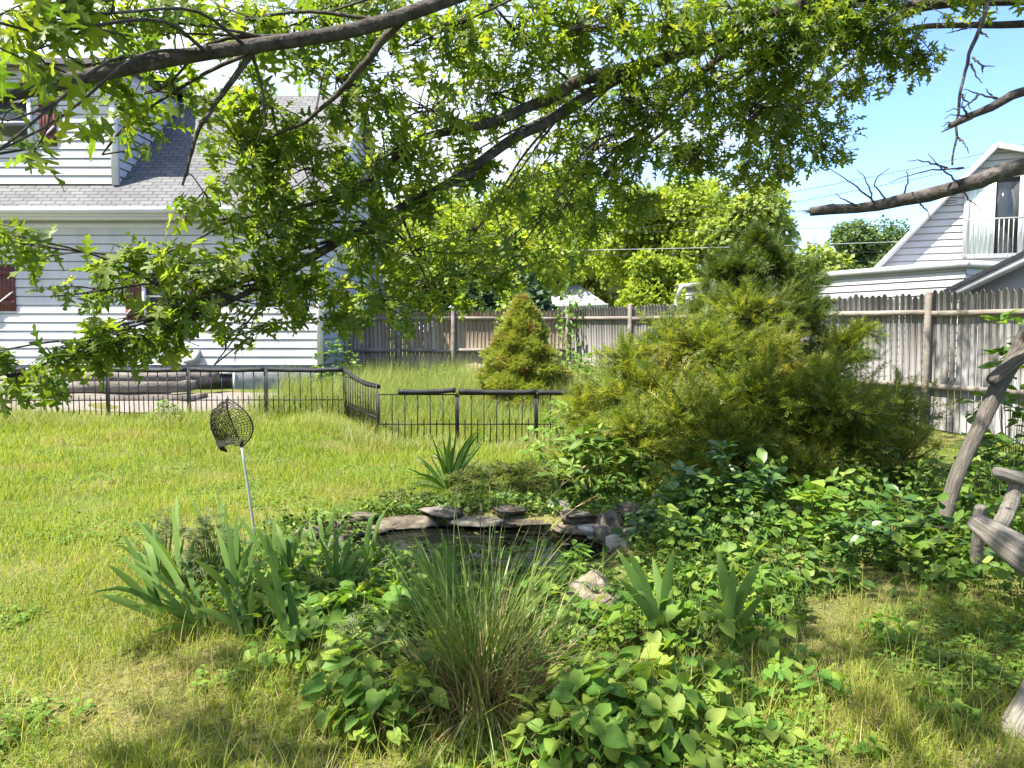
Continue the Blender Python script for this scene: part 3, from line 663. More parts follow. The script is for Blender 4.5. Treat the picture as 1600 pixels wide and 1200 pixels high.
# ------------------------------------------------------------------ black garden fence with foam covers
bf = empty('garden_fence', (-2.5, 11.8, 0), 'low black wire panel garden fence with spiked pickets crossing the lawn', 'fence')
def gpanel(a, b, zt, zm, step=.155):
    a, b = np.array(a, float), np.array(b, float); Lp = np.linalg.norm(b - a); u = (b - a) / Lp
    mb = MB(); g0 = float(gz0(*((a + b) / 2)))
    tube(mb, [(*a, zt), (*b, zt)], .0095, 5); tube(mb, [(*a, zm), (*b, zm)], .0095, 5)
    n = max(2, int(Lp / step)); s = Lp / n
    for i in range(n + 1):
        c = a + u * i * s; c0 = a + u * min(Lp, i * s)
        tube(mb, [(*c0, g0 - .06), (*c0, zt)], .0082 if 0 < i < n else .01, 5)
        if i < n:
            c = a + u * (i + .5) * s; tube(mb, [(*c, g0 - .06), (*c, zm + .05), (*c, zm + .085)], [.0082, .0082, .002], 5)
    build(mb, 'fence_panel', M['iron'], bf)
def gpost(p, zt):
    mb = MB(); g0 = float(gz0(*p)); tube(mb, [(*p, g0 - .1), (*p, zt)], .012, 6); build(mb, 'post', M['iron'], bf)
tubes = []
xs1 = [(-330 - 800) / F * 12.3, (-200 - 800) / F * 12.3, (-82 - 800) / F * 12.3, (35 - 800) / F * 12.3, (160 - 800) / F * 12.3, (287 - 800) / F * 12.3, (412 - 800) / F * 12.4, (538 - 800) / F * 12.5]
r1 = [(x, 12.3 + .03 * i) for i, x in enumerate(xs1)]
zt1, zm1 = wz(581, 12.35), wz(626, 12.35)
for a, b in zip(r1[:-1], r1[1:]): gpanel((a[0] + .025, a[1]), (b[0] - .025, b[1]), zt1, zm1); gpost(b, zt1 + .02)
c1_ = (W(590, 600, 10.75)[0], 10.75); zt3, zm3 = wz(616, 10.8), wz(662, 10.8)
gpanel((r1[-1][0] + .02, r1[-1][1] - .03), (c1_[0] - .02, c1_[1] + .03), (zt1 + zt3) / 2 + .03, (zm1 + zm3) / 2)
x3 = [c1_[0]] + [W(p, 600, 10.75)[0] for p in (714, 838, 962, 1086, 1210)]
for a, b in zip(x3[:-1], x3[1:]): gpanel((a + .02, 10.75), (b - .02, 10.75), zt3, zm3)
for x in x3: gpost((x, 10.75), zt3 + .02)
def foam(p0, p1, r, label, sag=.02, lift=0.0):
    p0, p1 = np.array(p0, float), np.array(p1, float); n = 14; t = np.linspace(0, 1, n)
    P = p0 + (p1 - p0) * t[:, None]; P[:, 2] += -sag * np.sin(t * PI) + .0025 * np.sin(t * 17 + rng.random() * 6) + lift * t
    mb = MB(); tube(mb, P, r * (1 + .025 * np.sin(t * 11)), 10)
    o = tag(build(mb, 'foam_tube', M['foam'], smooth=True), label, 'foam tube', 'foam tubes on the garden fence')
names = ['black foam tube on garden fence, farthest left of the row, under oak leaves', 'black foam tube on fence in front of the timber terrace, second from left', 'black foam tube on fence left of basement window, beside lowest oak leaves', 'black foam tube on fence just left of the panel facing the basement window', 'black foam tube on the fence panel in front of the basement window', 'black foam tube on the panel at the right end of the left fence run']
for i, (a, b) in enumerate(zip(r1[1:-1], r1[2:])):
    foam((a[0] + .04, a[1], zt1 + .035), (b[0] - .03, b[1], zt1 + .035), .036, names[i], .018)
foam((r1[-1][0] + .02, r1[-1][1] - .05, zt1 + .02), (c1_[0] - .0, c1_[1] + .05, zt3 + .11), .036, 'short black foam tube sloping toward us on the angled fence panel', .05)
foam((W(622, 610, 10.75)[0], 10.75, zt3 + .04), (x3[1] - .02, 10.75, zt3 + .06), .036, 'black foam tube on fence stopping short of the corner post', .01, .0)
foam((x3[1] + .02, 10.75, zt3 + .05), (x3[2] - .01, 10.75, zt3 + .035), .036, 'black foam tube on fence directly in front of the cone shaped spruce', .012)
foam((x3[2] + .02, 10.75, zt3 + .035), (x3[3], 10.75, zt3 + .035), .036, 'black foam tube on fence partly hidden by left side of the juniper', .012)

# ------------------------------------------------------------------ pond stones
def rock(name, c, s, m, label, group=None, seed=0, rz=0.0, rough=.12, boxy=.72):
    bm_n = 14; th = np.linspace(0, PI, bm_n); ph = np.linspace(0, 2 * PI, 22, endpoint=False)
    T_, P_ = np.meshgrid(th, ph, indexing='ij')
    d = np.stack([np.sin(T_) * np.cos(P_), np.sin(T_) * np.sin(P_), np.cos(T_)], -1)
    rs = np.random.default_rng(seed)
    q = np.sign(d) * np.abs(d) ** boxy
    r = np.ones(T_.shape)
    for _ in range(16):
        k = nrm(rs.normal(size=3)); fr = rs.uniform(1, 6); r += rough * 1.4 / fr * np.sin(fr * 2 * (d @ k) + rs.uniform(0, 6))
    for _ in range(5):                      # chipped flats
        k = nrm(rs.normal(size=3)); lim = rs.uniform(.62, .85); pr = (q * r[..., None]) @ k; ex = np.clip(pr - lim, 0, None); q = q - ex[..., None] * k * .9 / r[..., None]
    v = q * r[..., None] * np.asarray(s) / 2
    ca, sa = math.cos(rz), math.sin(rz); v = v @ np.array([[ca, sa, 0], [-sa, ca, 0], [0, 0, 1]])
    v = v + np.asarray(c)
    i = np.arange(bm_n - 1)[:, None] * 22; j = np.arange(22)[None]
    f = np.stack([i + j, i + 22 + j, i + 22 + (j + 1) % 22, i + (j + 1) % 22], -1).reshape(-1, 4)
    mb = MB(); mb.add(v.reshape(-1, 3), f); o = build(mb, name, m, smooth=True)
    return tag(o, label, 'rock', group)
sd = 1
def rp(px, py, dz=0.0):
    """ground point of a photo pixel"""
    d = 4.0
    for _ in range(30):
        z = float(gz0((px - 800) / F * d, d)); v = W(px, py, d); d += (z + dz - v[2]) * -1.0 * d / CAMH * -.6 * -1 if False else (v[2] - z - dz) / CAMH * d * .6
        d = min(max(d, 1.5), 30)
    return np.array([(px - 800) / F * d, d, z])
farrim = []
for k_, (cnt, off, w0, w1) in enumerate(((7, 1.06, .4, .62), (6, 1.16, .22, .4))):
    for t in np.linspace(172, 8, cnt):
        a = R(t + rng.normal(0, 4)); r = next(r for r in np.arange(.5, 1.9, .004) if pond_r(PC[0] + r * math.cos(a), PC[1] + r * math.sin(a) * .58) > off)
        farrim.append((PC[0] + r * math.cos(a), PC[1] + r * math.sin(a) * .58, rng.uniform(w0, w1), rng.uniform(.2, .32), k_))
for i, (x, y, w, dp, k_) in enumerate(farrim):
    rock('rock', (x, y, gz0(x, y) + .015 + .05 * k_ + rng.normal(0, .008)), (w, dp, rng.uniform(.05, .09)), M['slab' if (i * 7) % 3 else 'stone'], ['flat grey brown ledge stone along the far rim of the pond, at the water', 'smaller flat stone lying on top of the far rim ledges'][k_], ['far rim ledges', 'stones on the far rim ledges'][k_], 20 + i, rng.normal(0, .3), .13, .5)
nearrim = [(-1.25, 4.98, .42, .26), (-.9, 4.74, .46, .26), (-.45, 4.64, .5, .26), (0, 4.64, .5, .26), (.46, 4.72, .54, .28)]
for i, (x, y, w, dp) in enumerate(nearrim):
    rock('rock', (x, y, gz0(x, y) - .01), (w, dp, .09), M['slab'], 'flat edging slab on the near rim of the pond, half hidden by leaves', 'near rim pond slabs', 40 + i, rng.normal(0, .15), .1, .5)
rock('rock', W(872, 791, 6.15), (.2, .17, .11), M['pale_stone'], 'smooth pale rounded stone sitting on the far right rim of the pond', None, 61, .2, .03)
for i, (px, py, d, w, h, m_) in enumerate([(955, 815, 5.7, .24, .15, 'stone'), (985, 805, 5.85, .3, .16, 'slab'), (1012, 818, 5.7, .17, .2, 'stone'), (950, 838, 5.45, .22, .14, 'stone'), (990, 842, 5.4, .3, .14, 'stone'), (968, 858, 5.2, .2, .15, 'pale_stone'), (1015, 850, 5.3, .22, .14, 'slab'), (925, 842, 5.5, .14, .1, 'pale_stone')]):
    p = W(px, py, d); p[2] = max(p[2], float(gz0(p[0], p[1])) + .03)
    rock('rock', p, (w, w * .8, h), M[m_], 'rounded brown grey rock in the small pile at the right end of the pond', 'rocks piled right of the pond', 70 + i, i, .12)
rock('rock', W(928, 938, 4.05) + [0, .06, -.05], (.3, .3, .36), M['rough_stone'], 'rough tan boulder between grass clump and upright irises', None, 93, .4, .2)
rock('rock', W(882, 962, 4.1) + [0, .08, -.03], (.24, .26, .24), M['rough_stone'], 'low pitted stone left of the tan boulder, overhung by grass', None, 95, 1.4, .2)

# ------------------------------------------------------------------ fishing net
fn = empty('fishing_net', W(402, 868, 5.25), 'dark mesh landing net on a grey pole, standing among iris leaves', 'fishing net')
pb, pt = W(404, 880, 5.25), W(377, 694, 5.2)
mb = MB(); tube(mb, smooth_path([pb, (pb + pt) / 2 + [.004, 0, 0], pt], 8), .009, 8); build(mb, 'handle', M['alu'], fn)
hoopP = [(379, 697, 5.2), (392, 684, 5.17), (396.5, 668, 5.13), (390, 650, 5.1), (372, 632, 5.12), (353, 621, 5.2), (355, 640, 5.3), (363, 662, 5.36), (371, 680, 5.3), (377, 697, 5.2)]
hoop = smooth_path([W(*p) for p in hoopP], 40)
mb = MB(); tube(mb, hoop, .006, 6); tube(mb, [pt - (pt - pb) * .02, pt + (pt - pb) * .04], .013, 8); build(mb, 'hoop', M['net'], fn)
nk, nr = 46, 26
hp = smooth_path(hoop, nk + 1)[:nk]; ctr = hp.mean(0); q1 = W(318, 668, 5.48); q2 = W(354, 706, 5.44)
bag = np.zeros((nr + 1, nk, 3))
for i in range(nr + 1):
    t = i / nr; c = ctr * (1 - t) ** 2 + q1 * 2 * t * (1 - t) + q2 * t * t
    bag[i] = c + (hp - ctr) * (1 - t ** 1.6) * (1 + .05 * math.sin(i * .9)) * np.array([1, 1, .92])
bag += rng.normal(0, .0025, bag.shape)
mb = MB()
for i in range(1, nr):
    tube(mb, np.concatenate([bag[i], bag[i][:1]]), .0024, 3, cap=False)
for j in range(nk): tube(mb, bag[:, j], .0024, 3, cap=False)
build(mb, 'net_bag', M['net'], fn)

# ------------------------------------------------------------------ lawn (stuff)
def bed(x, y):
    """1 inside planting bed, 0 on open lawn"""
    b = 1 - sst(.85, 1.15, np.hypot((x - .05) / 1.95, (y - 4.9) / 1.5))
    c = sst(1.0, 1.5, x) * sst(3.9, 4.6, y + .25 * (x - 2))
    return np.maximum(b, c)
def scatter_xy(n, y0, y1, p=1.3, ext=.9):
    u = rng.random(n * 2); e = 2 - p
    y = (y0 ** e + u * (y1 ** e - y0 ** e)) ** (1 / e)
    hw = y * .7 + ext
    x = (rng.random(n * 2) * 2 - 1) * hw
    return x[:n], y[:n]
mb = MB()
x, y = scatter_xy(300000, 2.0, 12.6)
keep = rng.random(len(x)) > bed(x, y) * .9
x, y = x + rng.normal(0, .05, len(x)), y + rng.normal(0, .05, len(x)); clump = np.sin(x * 3.1 + np.sin(y * 2.3)) * np.sin(y * 3.7 + np.sin(x * 1.9)) + .5 * np.sin(x * 9 + y * 4) * np.sin(y * 8 - x * 3)
keep &= rng.random(len(x)) < .62 + .35 * clump
keep &= (pond_r(x, y) > 1.1) & ~((y > 12.75) & (x < -3))
x, y, clump = x[keep], y[keep], clump[keep]; n = len(x)
far = sst(3, 11, y); base = sst(10.7, 12.0, y + .8 * (x > -2.2) * 1.2)
Lb = rng.gamma(5, .0125, n) * (1 + .25 * clump) + .02 + .05 * far * rng.random(n) + base * .13 * rng.random(n)
rn = np.clip(rng.normal(.34, .24, n) + .12 * np.sin(x * .9 + 1) * np.sin(y * .8) + .22 * (y < 3.6) * rng.random(n), 0, 1)
blades(mb, np.stack([x, y, gz(x, y) - .005], 1), rng.random(n) * 2 * PI, Lb, .0019 + .0022 * far * rng.uniform(.7, 1.3, n), np.abs(rng.normal(.3, .3, n)), rng.normal(.7, .45, n), rn, 2)
x, y = scatter_xy(13000, 2.3, 11.5); k = (bed(x, y) < .5) & (pond_r(x, y) > 1.2) & (np.sin(x * 2.7 + 2 * np.sin(y * 1.3)) * np.sin(y * 2.2) > -.35); x, y = x[k], y[k]; n = len(x)
blades(mb, np.stack([x, y, gz(x, y)], 1), rng.random(n) * 6.28, rng.uniform(.08, .24, n), rng.uniform(.0012, .0026, n), np.abs(rng.normal(.3, .25, n)), rng.gamma(2, .35, n), np.clip(rng.normal(.75, .2, n), 0, 1), 4)
tag(build(mb, 'grass', M['grass']), 'sunlit yellow green lawn grass', 'grass', kind='stuff')
# broad little weeds and clover in the lawn
mb = MB(); x, y = scatter_xy(26000, 2.1, 10, 1.5); pn = np.sin(x * 2.2 + 1.3 * np.sin(y)) * np.sin(y * 2.9 + .7)
k = (pn > .05) & (bed(x, y) < .6) & (pond_r(x, y) > 1.15); x, y = x[k], y[k]; n = len(x)
a = rng.random(n) * 2 * PI
for j in range(3):
    aa = a + j * 2.1 + rng.normal(0, .2, n)
    scatter(mb, OVATE, np.stack([x, y, gz(x, y) + rng.uniform(.012, .05, n)], 1), np.stack([np.cos(aa), np.sin(aa), rng.normal(.15, .2, n)], 1), [0, 0, 1.0], rng.uniform(.012, .034, n), width=1.5)
tag(build(mb, 'clover', M['weed']), 'small leaved clover patches spread through the lawn', 'clover', kind='stuff')
# dead thatch and leaf litter
mb = MB(); x, y = scatter_xy(15000, 2.0, 6.0, 1.6); k = pond_r(x, y) > 1.1; x, y = x[k], y[k]; n = len(x)
blades(mb, np.stack([x, y, gz(x, y) + .006], 1), rng.random(n) * 2 * PI, rng.uniform(.04, .14, n), .0012, rng.uniform(1.1, 1.5, n), rng.uniform(-.1, .3, n), None, 2)
tag(build(mb, 'thatch', M['straw']), 'dry straw coloured thatch lying in the grass', 'thatch', kind='stuff')
mb = MB(); n = 110; x, y = scatter_xy(n, 2.2, 7, 1.5); k = pond_r(x, y) > 1.1; x, y = x[k], y[k]; n = len(x)
scatter(mb, OAK, np.stack([x, y, gz(x, y) + rng.uniform(.01, .05, n)], 1), np.stack([rng.normal(size=n), rng.normal(size=n), rng.normal(0, .2, n)], 1), np.array([0, 0, 1.0]) + rng.normal(0, .3, (n, 3)), rng.uniform(.02, .05, n))
tag(build(mb, 'leaf_litter', M['straw']), 'scattered dead brown leaves in the grass', 'leaf litter', kind='stuff')
# tall meadow grass behind the black fence
mb = MB(); n = 60000; x = rng.uniform(-4.4, 6.2, n); y = 10.9 + 8.9 * rng.random(n) ** 1.1
k = ((y > 12.4) | (x > -1.9)) & (y < 19.4 + (x + 4.2) * .08) & (x < 1.5 + (20 - y) * .62 - .2); x, y = x[k], y[k]; n = len(x)
cl = .5 + .5 * np.sin(x * 2.3 + np.sin(y * 1.1) * 2) * np.sin(y * 1.3 + x)
hm = (.2 + .52 * cl) * (.35 + .65 * sst(10.7, 13.0, y))
blades(mb, np.stack([x, y, gz(x, y)], 1), rng.random(n) * 2 * PI, hm * rng.uniform(.5, 1.35, n), .0035, np.abs(rng.normal(.12, .14, n)), rng.normal(.5, .35, n), np.clip(.45 * rng.random(n) + .4 * cl * rng.random(n) + .1, 0, 1), 3)
tag(build(mb, 'tall_grass', M['meadow']), 'tall pale unmown grass between black fence and wooden fence', 'tall grass', kind='stuff')
# long tufts along the near foot of the black fence
mb = MB(); n = 9500; x = rng.uniform(-9.5, 1.2, n); y = np.where(x < -2.85, rng.normal(11.95, .3, n), np.where(x < -1.9, 12.3 - (x + 2.85) * 1.85 + rng.normal(-.15, .25, n), rng.normal(10.5, .22, n)))
cl = .5 + .5 * np.sin(x * 3.9) * np.sin(x * 1.7 + 2)
blades(mb, np.stack([x, y, gz(x, y)], 1), rng.random(n) * 2 * PI, (.1 + .3 * cl) * rng.uniform(.6, 1.3, n), .0032, np.abs(rng.normal(.25, .25, n)), rng.normal(.9, .5, n), np.clip(rng.normal(.6, .25, n), 0, 1), 3)
tag(build(mb, 'fence_grass', M['meadow']), 'long straw tipped grass along the foot of the black fence', 'grass', kind='stuff')

mb = MB(); n = 80; a = rng.random(n) * 6.28; r = np.sqrt(rng.random(n)) * .96; x = PC[0] + r * np.cos(a); y = PC[1] + r * np.sin(a) * .56; k = pond_r(x, y) < .97; x, y = x[k], y[k]; n = len(x); a = a[k]
scatter(mb, OVATE, np.stack([x, y, np.full(n, -.026)], 1), np.stack([np.cos(a * 3), np.sin(a * 3), 0 * a], 1), np.array([0, 0, 1.0]) + rng.normal(0, .08, (n, 3)), rng.uniform(.015, .05, n), width=1.2)
tag(build(mb, 'pond_debris', M['moss']), 'brown leaf scraps floating on the dark pond', 'leaf litter', kind='stuff')

# ------------------------------------------------------------------ iris and strap leaved plants
def sword(mb, base, tip, w, m=0, bend=.12, seg=9, face=None, rnd=None):
    base, tip = np.asarray(base, float), np.asarray(tip, float); dv = tip - base; Lh = np.linalg.norm(dv)
    t = np.linspace(0, 1, seg + 1); sg = nrm(np.cross(dv, [0, -1.0, .15]) if face is None else np.cross(dv, face))
    out = np.array([dv[0], dv[1], 0]); out = out / max(np.linalg.norm(out), 1e-6)
    P = base + dv * t[:, None] + (np.array([0, 0, 1.0]) * bend * Lh - out * bend * .35 * Lh) * (4 * t * (1 - t))[:, None] * .5
    if rng.random() < .3: P = P + (np.array([0, 0, -1.0]) + out * .5) * (np.clip(t - rng.uniform(.5, .75), 0, 1) ** 1.6 * Lh * rng.uniform(.4, 1.3))[:, None]
    P = P + nrm(np.cross(dv, [0, 0, 1.0])) * (rng.normal(0, .05) * Lh * t ** 2)[:, None]
    hw = w / 2 * np.where(t < .5, .62 + .76 * t, 1.0 * (1 - ((t - .5) / .5) ** 2.2))
    nv = nrm(np.cross(sg, dv)); V = np.stack([P - sg * hw[:, None], P + nv * hw[:, None] * .22, P + sg * hw[:, None]], 1)
    r = rng.random() if rnd is None else rnd
    A = np.zeros((seg + 1, 3, 3)); A[:, :, 0] = [-.5, 0, .5]; A[:, :, 1] = t[:, None]; A[:, :, 2] = r
    i = np.arange(seg) * 3; f = np.concatenate([np.stack([i, i + 1, i + 4, i + 3], 1), np.stack([i + 1, i + 2, i + 5, i + 4], 1)])
    mb.add(V.reshape(-1, 3), f, A.reshape(-1, 3), m)
def iris(base, tips, w, label, mname='iris', name='iris_plant', cat='iris', group=None):
    bx, by, bd = base; b = W(bx, by, bd); b[2] = min(b[2], float(gz0(b[0], b[1])) + .02); b[2] = float(gz0(b[0], b[1]))
    e = empty(name, b, label, cat, group)
    tips = list(tips)
    for q in range(4 if mname == 'iris' else 0):
        t1, t2 = random.sample(tips[:6], 2); f = random.uniform(.2, .8); h = random.uniform(.55, .95)
        m_ = [t1[i] * f + t2[i] * (1 - f) for i in range(3)]; tips.append((bx + (m_[0] - bx) * h, by + (m_[1] - by) * h, m_[2], random.uniform(.6, .95)))
    for i, tp in enumerate(tips):
        px, py, d = tp[:3]; mb = MB()
        sword(mb, b + [rng.normal(0, .018), rng.normal(0, .025), -.01], W(px, py, d), w * (tp[3] if len(tp) > 3 else 1) * rng.uniform(.85, 1.12), bend=rng.uniform(.03, .18))
        build(mb, 'leaf', M[mname], e)
    return e
iris((372, 955, 4.1), [(330, 820, 4.2), (352, 808, 4.2), (375, 800, 4.3), (395, 845, 4.1), (420, 850, 4.2), (300, 870, 4.0)], .038, 'iris fan below the net pole, behind the short dark iris')
iris((450, 945, 4.3), [(430, 800, 4.4), (452, 795, 4.5), (476, 812, 4.4), (412, 835, 4.3), (496, 850, 4.3)], .038, 'iris fan between the net pole and the pale upright iris, over heart leaves')
iris((530, 950, 4.2), [(520, 812, 4.3), (546, 800, 4.4), (570, 835, 4.2), (498, 838, 4.2), (582, 870, 4.2)], .034, 'iris fan at the near left rim of the pond, above heart leaves')
iris((255, 985, 3.9), [(165, 880, 3.9), (190, 828, 4.0), (222, 812, 4.1), (150, 930, 3.8), (250, 820, 4.1)], .038, 'leftmost iris fan, spreading flat over the lawn edge')
iris((322, 985, 3.75), [(140, 905, 3.6), (178, 862, 3.9), (232, 990, 3.45, .9), (214, 800, 4.1), (262, 870, 3.9), (250, 935, 3.6)], .034, 'iris with long leaves leaning far left over the lawn')
iris((392, 1010, 3.62), [(300, 948, 3.6), (338, 905, 3.75), (352, 870, 3.9), (398, 905, 3.6, .8)], .034, 'short dark iris fan between the leaning iris and heart leaves')
iris((462, 1045, 3.4), [(383, 862, 3.35, 1.1), (412, 825, 3.5, 1.1), (418, 1000, 3.2), (445, 905, 3.5), (505, 930, 3.6)], .034, 'bright iris fan rising from the left heart-leaved mass')
iris((285, 930, 4.3), [(203, 800, 4.3), (232, 838, 4.1), (275, 778, 4.5), (283, 770, 4.6), (180, 850, 4.2), (305, 840, 4.3)], .034, 'dark iris fan at the left edge of the bed, behind the leaning iris')
iris((352, 915, 4.55), [(302, 775, 4.7), (330, 772, 4.8), (358, 782, 4.7), (318, 832, 4.5), (385, 805, 4.6)], .032, 'iris fan just left of the net pole')
iris((425, 905, 4.75), [(372, 802, 4.9), (400, 812, 4.8), (415, 815, 4.8), (432, 800, 4.9), (450, 822, 4.7), (468, 850, 4.7)], .032, 'iris fan just right of the net pole')
iris((500, 892, 4.9), [(498, 788, 4.95), (516, 803, 4.9), (528, 790, 4.95), (540, 812, 4.8), (478, 815, 5.0), (462, 820, 5.0), (533, 860, 4.7)], .032, 'pale upright iris fan at the left end of the pond')
iris((572, 910, 4.55), [(588, 790, 4.6), (604, 778, 4.7, .8), (615, 858, 4.4), (597, 872, 4.4), (565, 850, 4.5)], .036, 'slim pale iris fan standing alone before the dark pond water')
iris((602, 985, 4.0), [(618, 842, 4.1), (640, 862, 4.0), (575, 880, 4.0), (592, 905, 4.1), (655, 880, 4.1)], .032, 'iris fan between the left heart leaves and tall grass clump')
iris((700, 1010, 3.75), [(676, 828, 3.75), (697, 826, 3.8), (641, 850, 3.75), (652, 834, 3.9), (716, 850, 3.8), (668, 872, 3.7)], .034, 'broad green iris leaves rising from left side of the grass clump')
iris((1040, 1030, 3.55), [(962, 858, 3.6, 1.2), (985, 855, 3.65, 1.2), (1050, 858, 3.6, 1.25), (1088, 938, 3.4, 1.0), (968, 905, 3.45), (1020, 870, 3.75)], .041, 'broad leaved iris fan right of the tan boulder')
iris((1142, 1028, 3.5), [(1118, 858, 3.55, 1.25), (1185, 872, 3.55, 1.15), (1148, 880, 3.45, 1.2), (1214, 982, 3.25, 1.0), (1108, 930, 3.5)], .041, 'broad leaved iris fan with a bent tip, farthest right of the irises')
daytips = [(632 + 5 * i + rng.uniform(-12, 12), 740 - 55 * math.sin(min(1, i / 11) * 1.5) + rng.uniform(-14, 26), 6.9 + rng.uniform(-.35, .35)) for i in range(24)] + [(640 + 9 * i + rng.uniform(-6, 6), 735 - 60 * math.sin(min(1, i / 6) * 1.5) + rng.uniform(-10, 14), 6.9 + rng.uniform(-.25, .25)) for i in range(15)] + [(640, 760, 6.6), (655, 775, 6.6), (760, 762, 6.7), (735, 700, 7.1), (755, 715, 7.1)]
iris((702, 785, 7.0), daytips, .02, 'dark fountain of strap leaves behind the pond', 'strap', 'daylily', 'daylily')

# ------------------------------------------------------------------ grass clump in the middle
gb = np.array([*rp(742, 1120)[:2], 0.0]); gb[2] = float(gz0(gb[0], gb[1]))
gc = empty('ornamental_grass', gb, 'tall arching grass clump with straw base at the centre of the bed', 'grass clump')
mb = MB(); n = 480; r = np.abs(rng.normal(0, .11, n)); a = rng.random(n) * 2 * PI
P = gb + np.stack([r * np.cos(a) * 1.2, .25 + r * np.sin(a) * 1.8, 0 * r], 1)
blades(mb, P, a + rng.normal(0, .7, n), rng.uniform(.35, .86, n), rng.uniform(.0022, .0055, n), np.abs(rng.normal(.14, .2, n)) + r * .8, rng.gamma(1.6, .75, n), None, 8, twist=.7)
build(mb, 'leaf_tuft', M['ornamental'], gc)
mb = MB(); n = 800; r = np.abs(rng.normal(0, .15, n)); a = rng.random(n) * 2 * PI
P = gb + np.stack([.03 + r * np.cos(a) * 1.1, .1 + r * np.sin(a), 0.03 + 0 * r], 1)
blades(mb, P, a, rng.uniform(.16, .5, n), rng.uniform(.0015, .0032, n), rng.uniform(.2, 1.25, n), rng.uniform(.1, 1.2, n), None, 5, twist=.6)
build(mb, 'dry_base', M['straw'], gc)
mb = MB()
for pts in ([(790, 910, 3.9), (820, 830, 3.9), (860, 770, 3.95), (905, 736, 4.0)], [(800, 900, 4.1), (850, 830, 4.1), (890, 795, 4.15), (925, 778, 4.2)], [(772, 900, 3.9), (762, 820, 3.9), (766, 748, 3.9)], [(706, 910, 4.0), (708, 830, 4.0), (716, 745, 4.0)], [(752, 930, 3.9), (750, 830, 3.9), (752, 800, 3.9)], [(830, 905, 3.8), (862, 870, 3.8), (876, 852, 3.8)]):
    P = smooth_path([W(*p) for p in pts], 12); P = np.concatenate([[gb + [(P[0][0] - gb[0]) * .4, .22, 0]], P]); tube(mb, smooth_path(P, 16), np.linspace(.0024, .0014, 16), 4)
    scatter(mb, LANCE, P[-3:] , np.array([P[-1] - P[-2]] * 3) + rng.normal(0, .01, (3, 3)), rdir(3), .05)
build(mb, 'seed_stalk', M['straw'], gc)

# ------------------------------------------------------------------ heart leaved plants: four of a kind, copied
def cluster_plant(name, label, cat, n, rad, hgt, tpl, size, leafm, spread=1.0, group=None, width=1.0, tilt=.45):
    e = empty(name, (0, 0, 0), label, cat, group)
    a = rng.random(n) * 2 * PI; r = rad * np.sqrt(rng.random(n)); h = hgt * (1 - .45 * (r / rad) ** 2) * rng.uniform(.55, 1.1, n)
    P = np.stack([r * np.cos(a), r * np.sin(a), h], 1)
    D = np.stack([np.cos(a), np.sin(a), rng.normal(-.25, .25, n)], 1) + rng.normal(0, .35, (n, 3))
    N = np.array([0, 0, 1.0]) + np.stack([np.cos(a), np.sin(a), 0 * a], 1) * .3 + rng.normal(0, tilt, (n, 3)) + SUN * .35
    s = size * rng.uniform(.6, 1.2, n)
    mb = MB(); scatter(mb, tpl, P, D, N, s, None, 0, width * rng.uniform(.85, 1.15, n)); build(mb, 'foliage', leafm, e, smooth=True)
    mb = MB()
    for i in range(n): tube(mb, smooth_path([np.array([r[i] * .25 * math.cos(a[i]), r[i] * .25 * math.sin(a[i]), -.02]), P[i] * [.75, .75, .7], P[i]], 6), .0016, 4, cap=False)
    build(mb, 'stem', M['stem'], e)
    return e
def copy_thing(e, loc, rz, sc=1.0, label=None, group=None):
    r = e.copy(); COL.objects.link(r); r.location = loc; r.rotation_euler = (0, 0, rz); r.scale = (sc,) * 3
    if label: r['label'] = label
    if group: r['group'] = group
    for ch in list(e.children):
        c = ch.copy(); COL.objects.link(c); c.parent = r
    return r
def place(protos, spots, label, group, s=(.85, 1.2), used=set()):
    for (x, y, sc) in spots:
        p = protos[rng.integers(len(protos))]; loc = (x, y, float(gz0(x, y))); rz = rng.random() * 6.28
        if p.name not in used:
            used.add(p.name); p.location = loc; p.rotation_euler = (0, 0, rz); p.scale = (sc,) * 3; p['label'] = label; p['group'] = group
        else: copy_thing(p, loc, rz, sc, label, group)
HP = [cluster_plant('heart_leaf_plant', 'x', 'leafy plant', nn, rr_, hh, HEART, .082, M['heart']) for nn, rr_, hh in ((34, .2, .2), (26, .17, .16), (40, .23, .24), (18, .14, .12))]
def px_spots(lst): return [(*rp(px, py)[:2], s) for px, py, s in lst]
place(HP, px_spots([(465, 1000, .85), (500, 1030, .8), (540, 1000, .9), (560, 1030, .8), (525, 975, .95), (600, 1010, .95), (440, 985, .9), (420, 960, .8), (480, 960, 1.0), (560, 960, 1.0), (610, 965, .95), (640, 1000, .9), (575, 930, .8), (480, 1040, .75), (430, 1030, .7), (395, 975, .75), (500, 925, .8), (540, 915, .75), (440, 930, .75), (560, 1000, 1.15), (600, 985, 1.15), (520, 1005, 1.1), (640, 960, 1.0)]), 'heart-leaved plant in the sunlit mass left of the grass clump', 'heart leaves left of the grass clump')
place(HP, px_spots([(545, 1120, 1.0), (600, 1130, .9), (590, 1085, 1.0), (620, 1090, .8), (580, 1160, .6), (610, 1045, .9)]), 'heart-leaved plant in the shaded mass at lower left foot of the grass clump', 'shaded heart leaves by the grass clump')
place(HP, px_spots([(875, 1190, .9), (905, 1150, 1.0), (900, 1105, .9), (950, 1180, .9), (960, 1120, 1.0), (1010, 1150, .9), (1040, 1110, .9), (1060, 1180, .85), (1100, 1090, .95), (1110, 1150, .9), (1090, 1050, .9), (930, 1060, 1.0), (890, 1040, .9), (1000, 1200, .8), (900, 1220, .9), (1155, 1110, .8)]), 'bright heart-leaved plant in the mass below the broad irises, right of the grass clump', 'heart leaves below the broad irises')
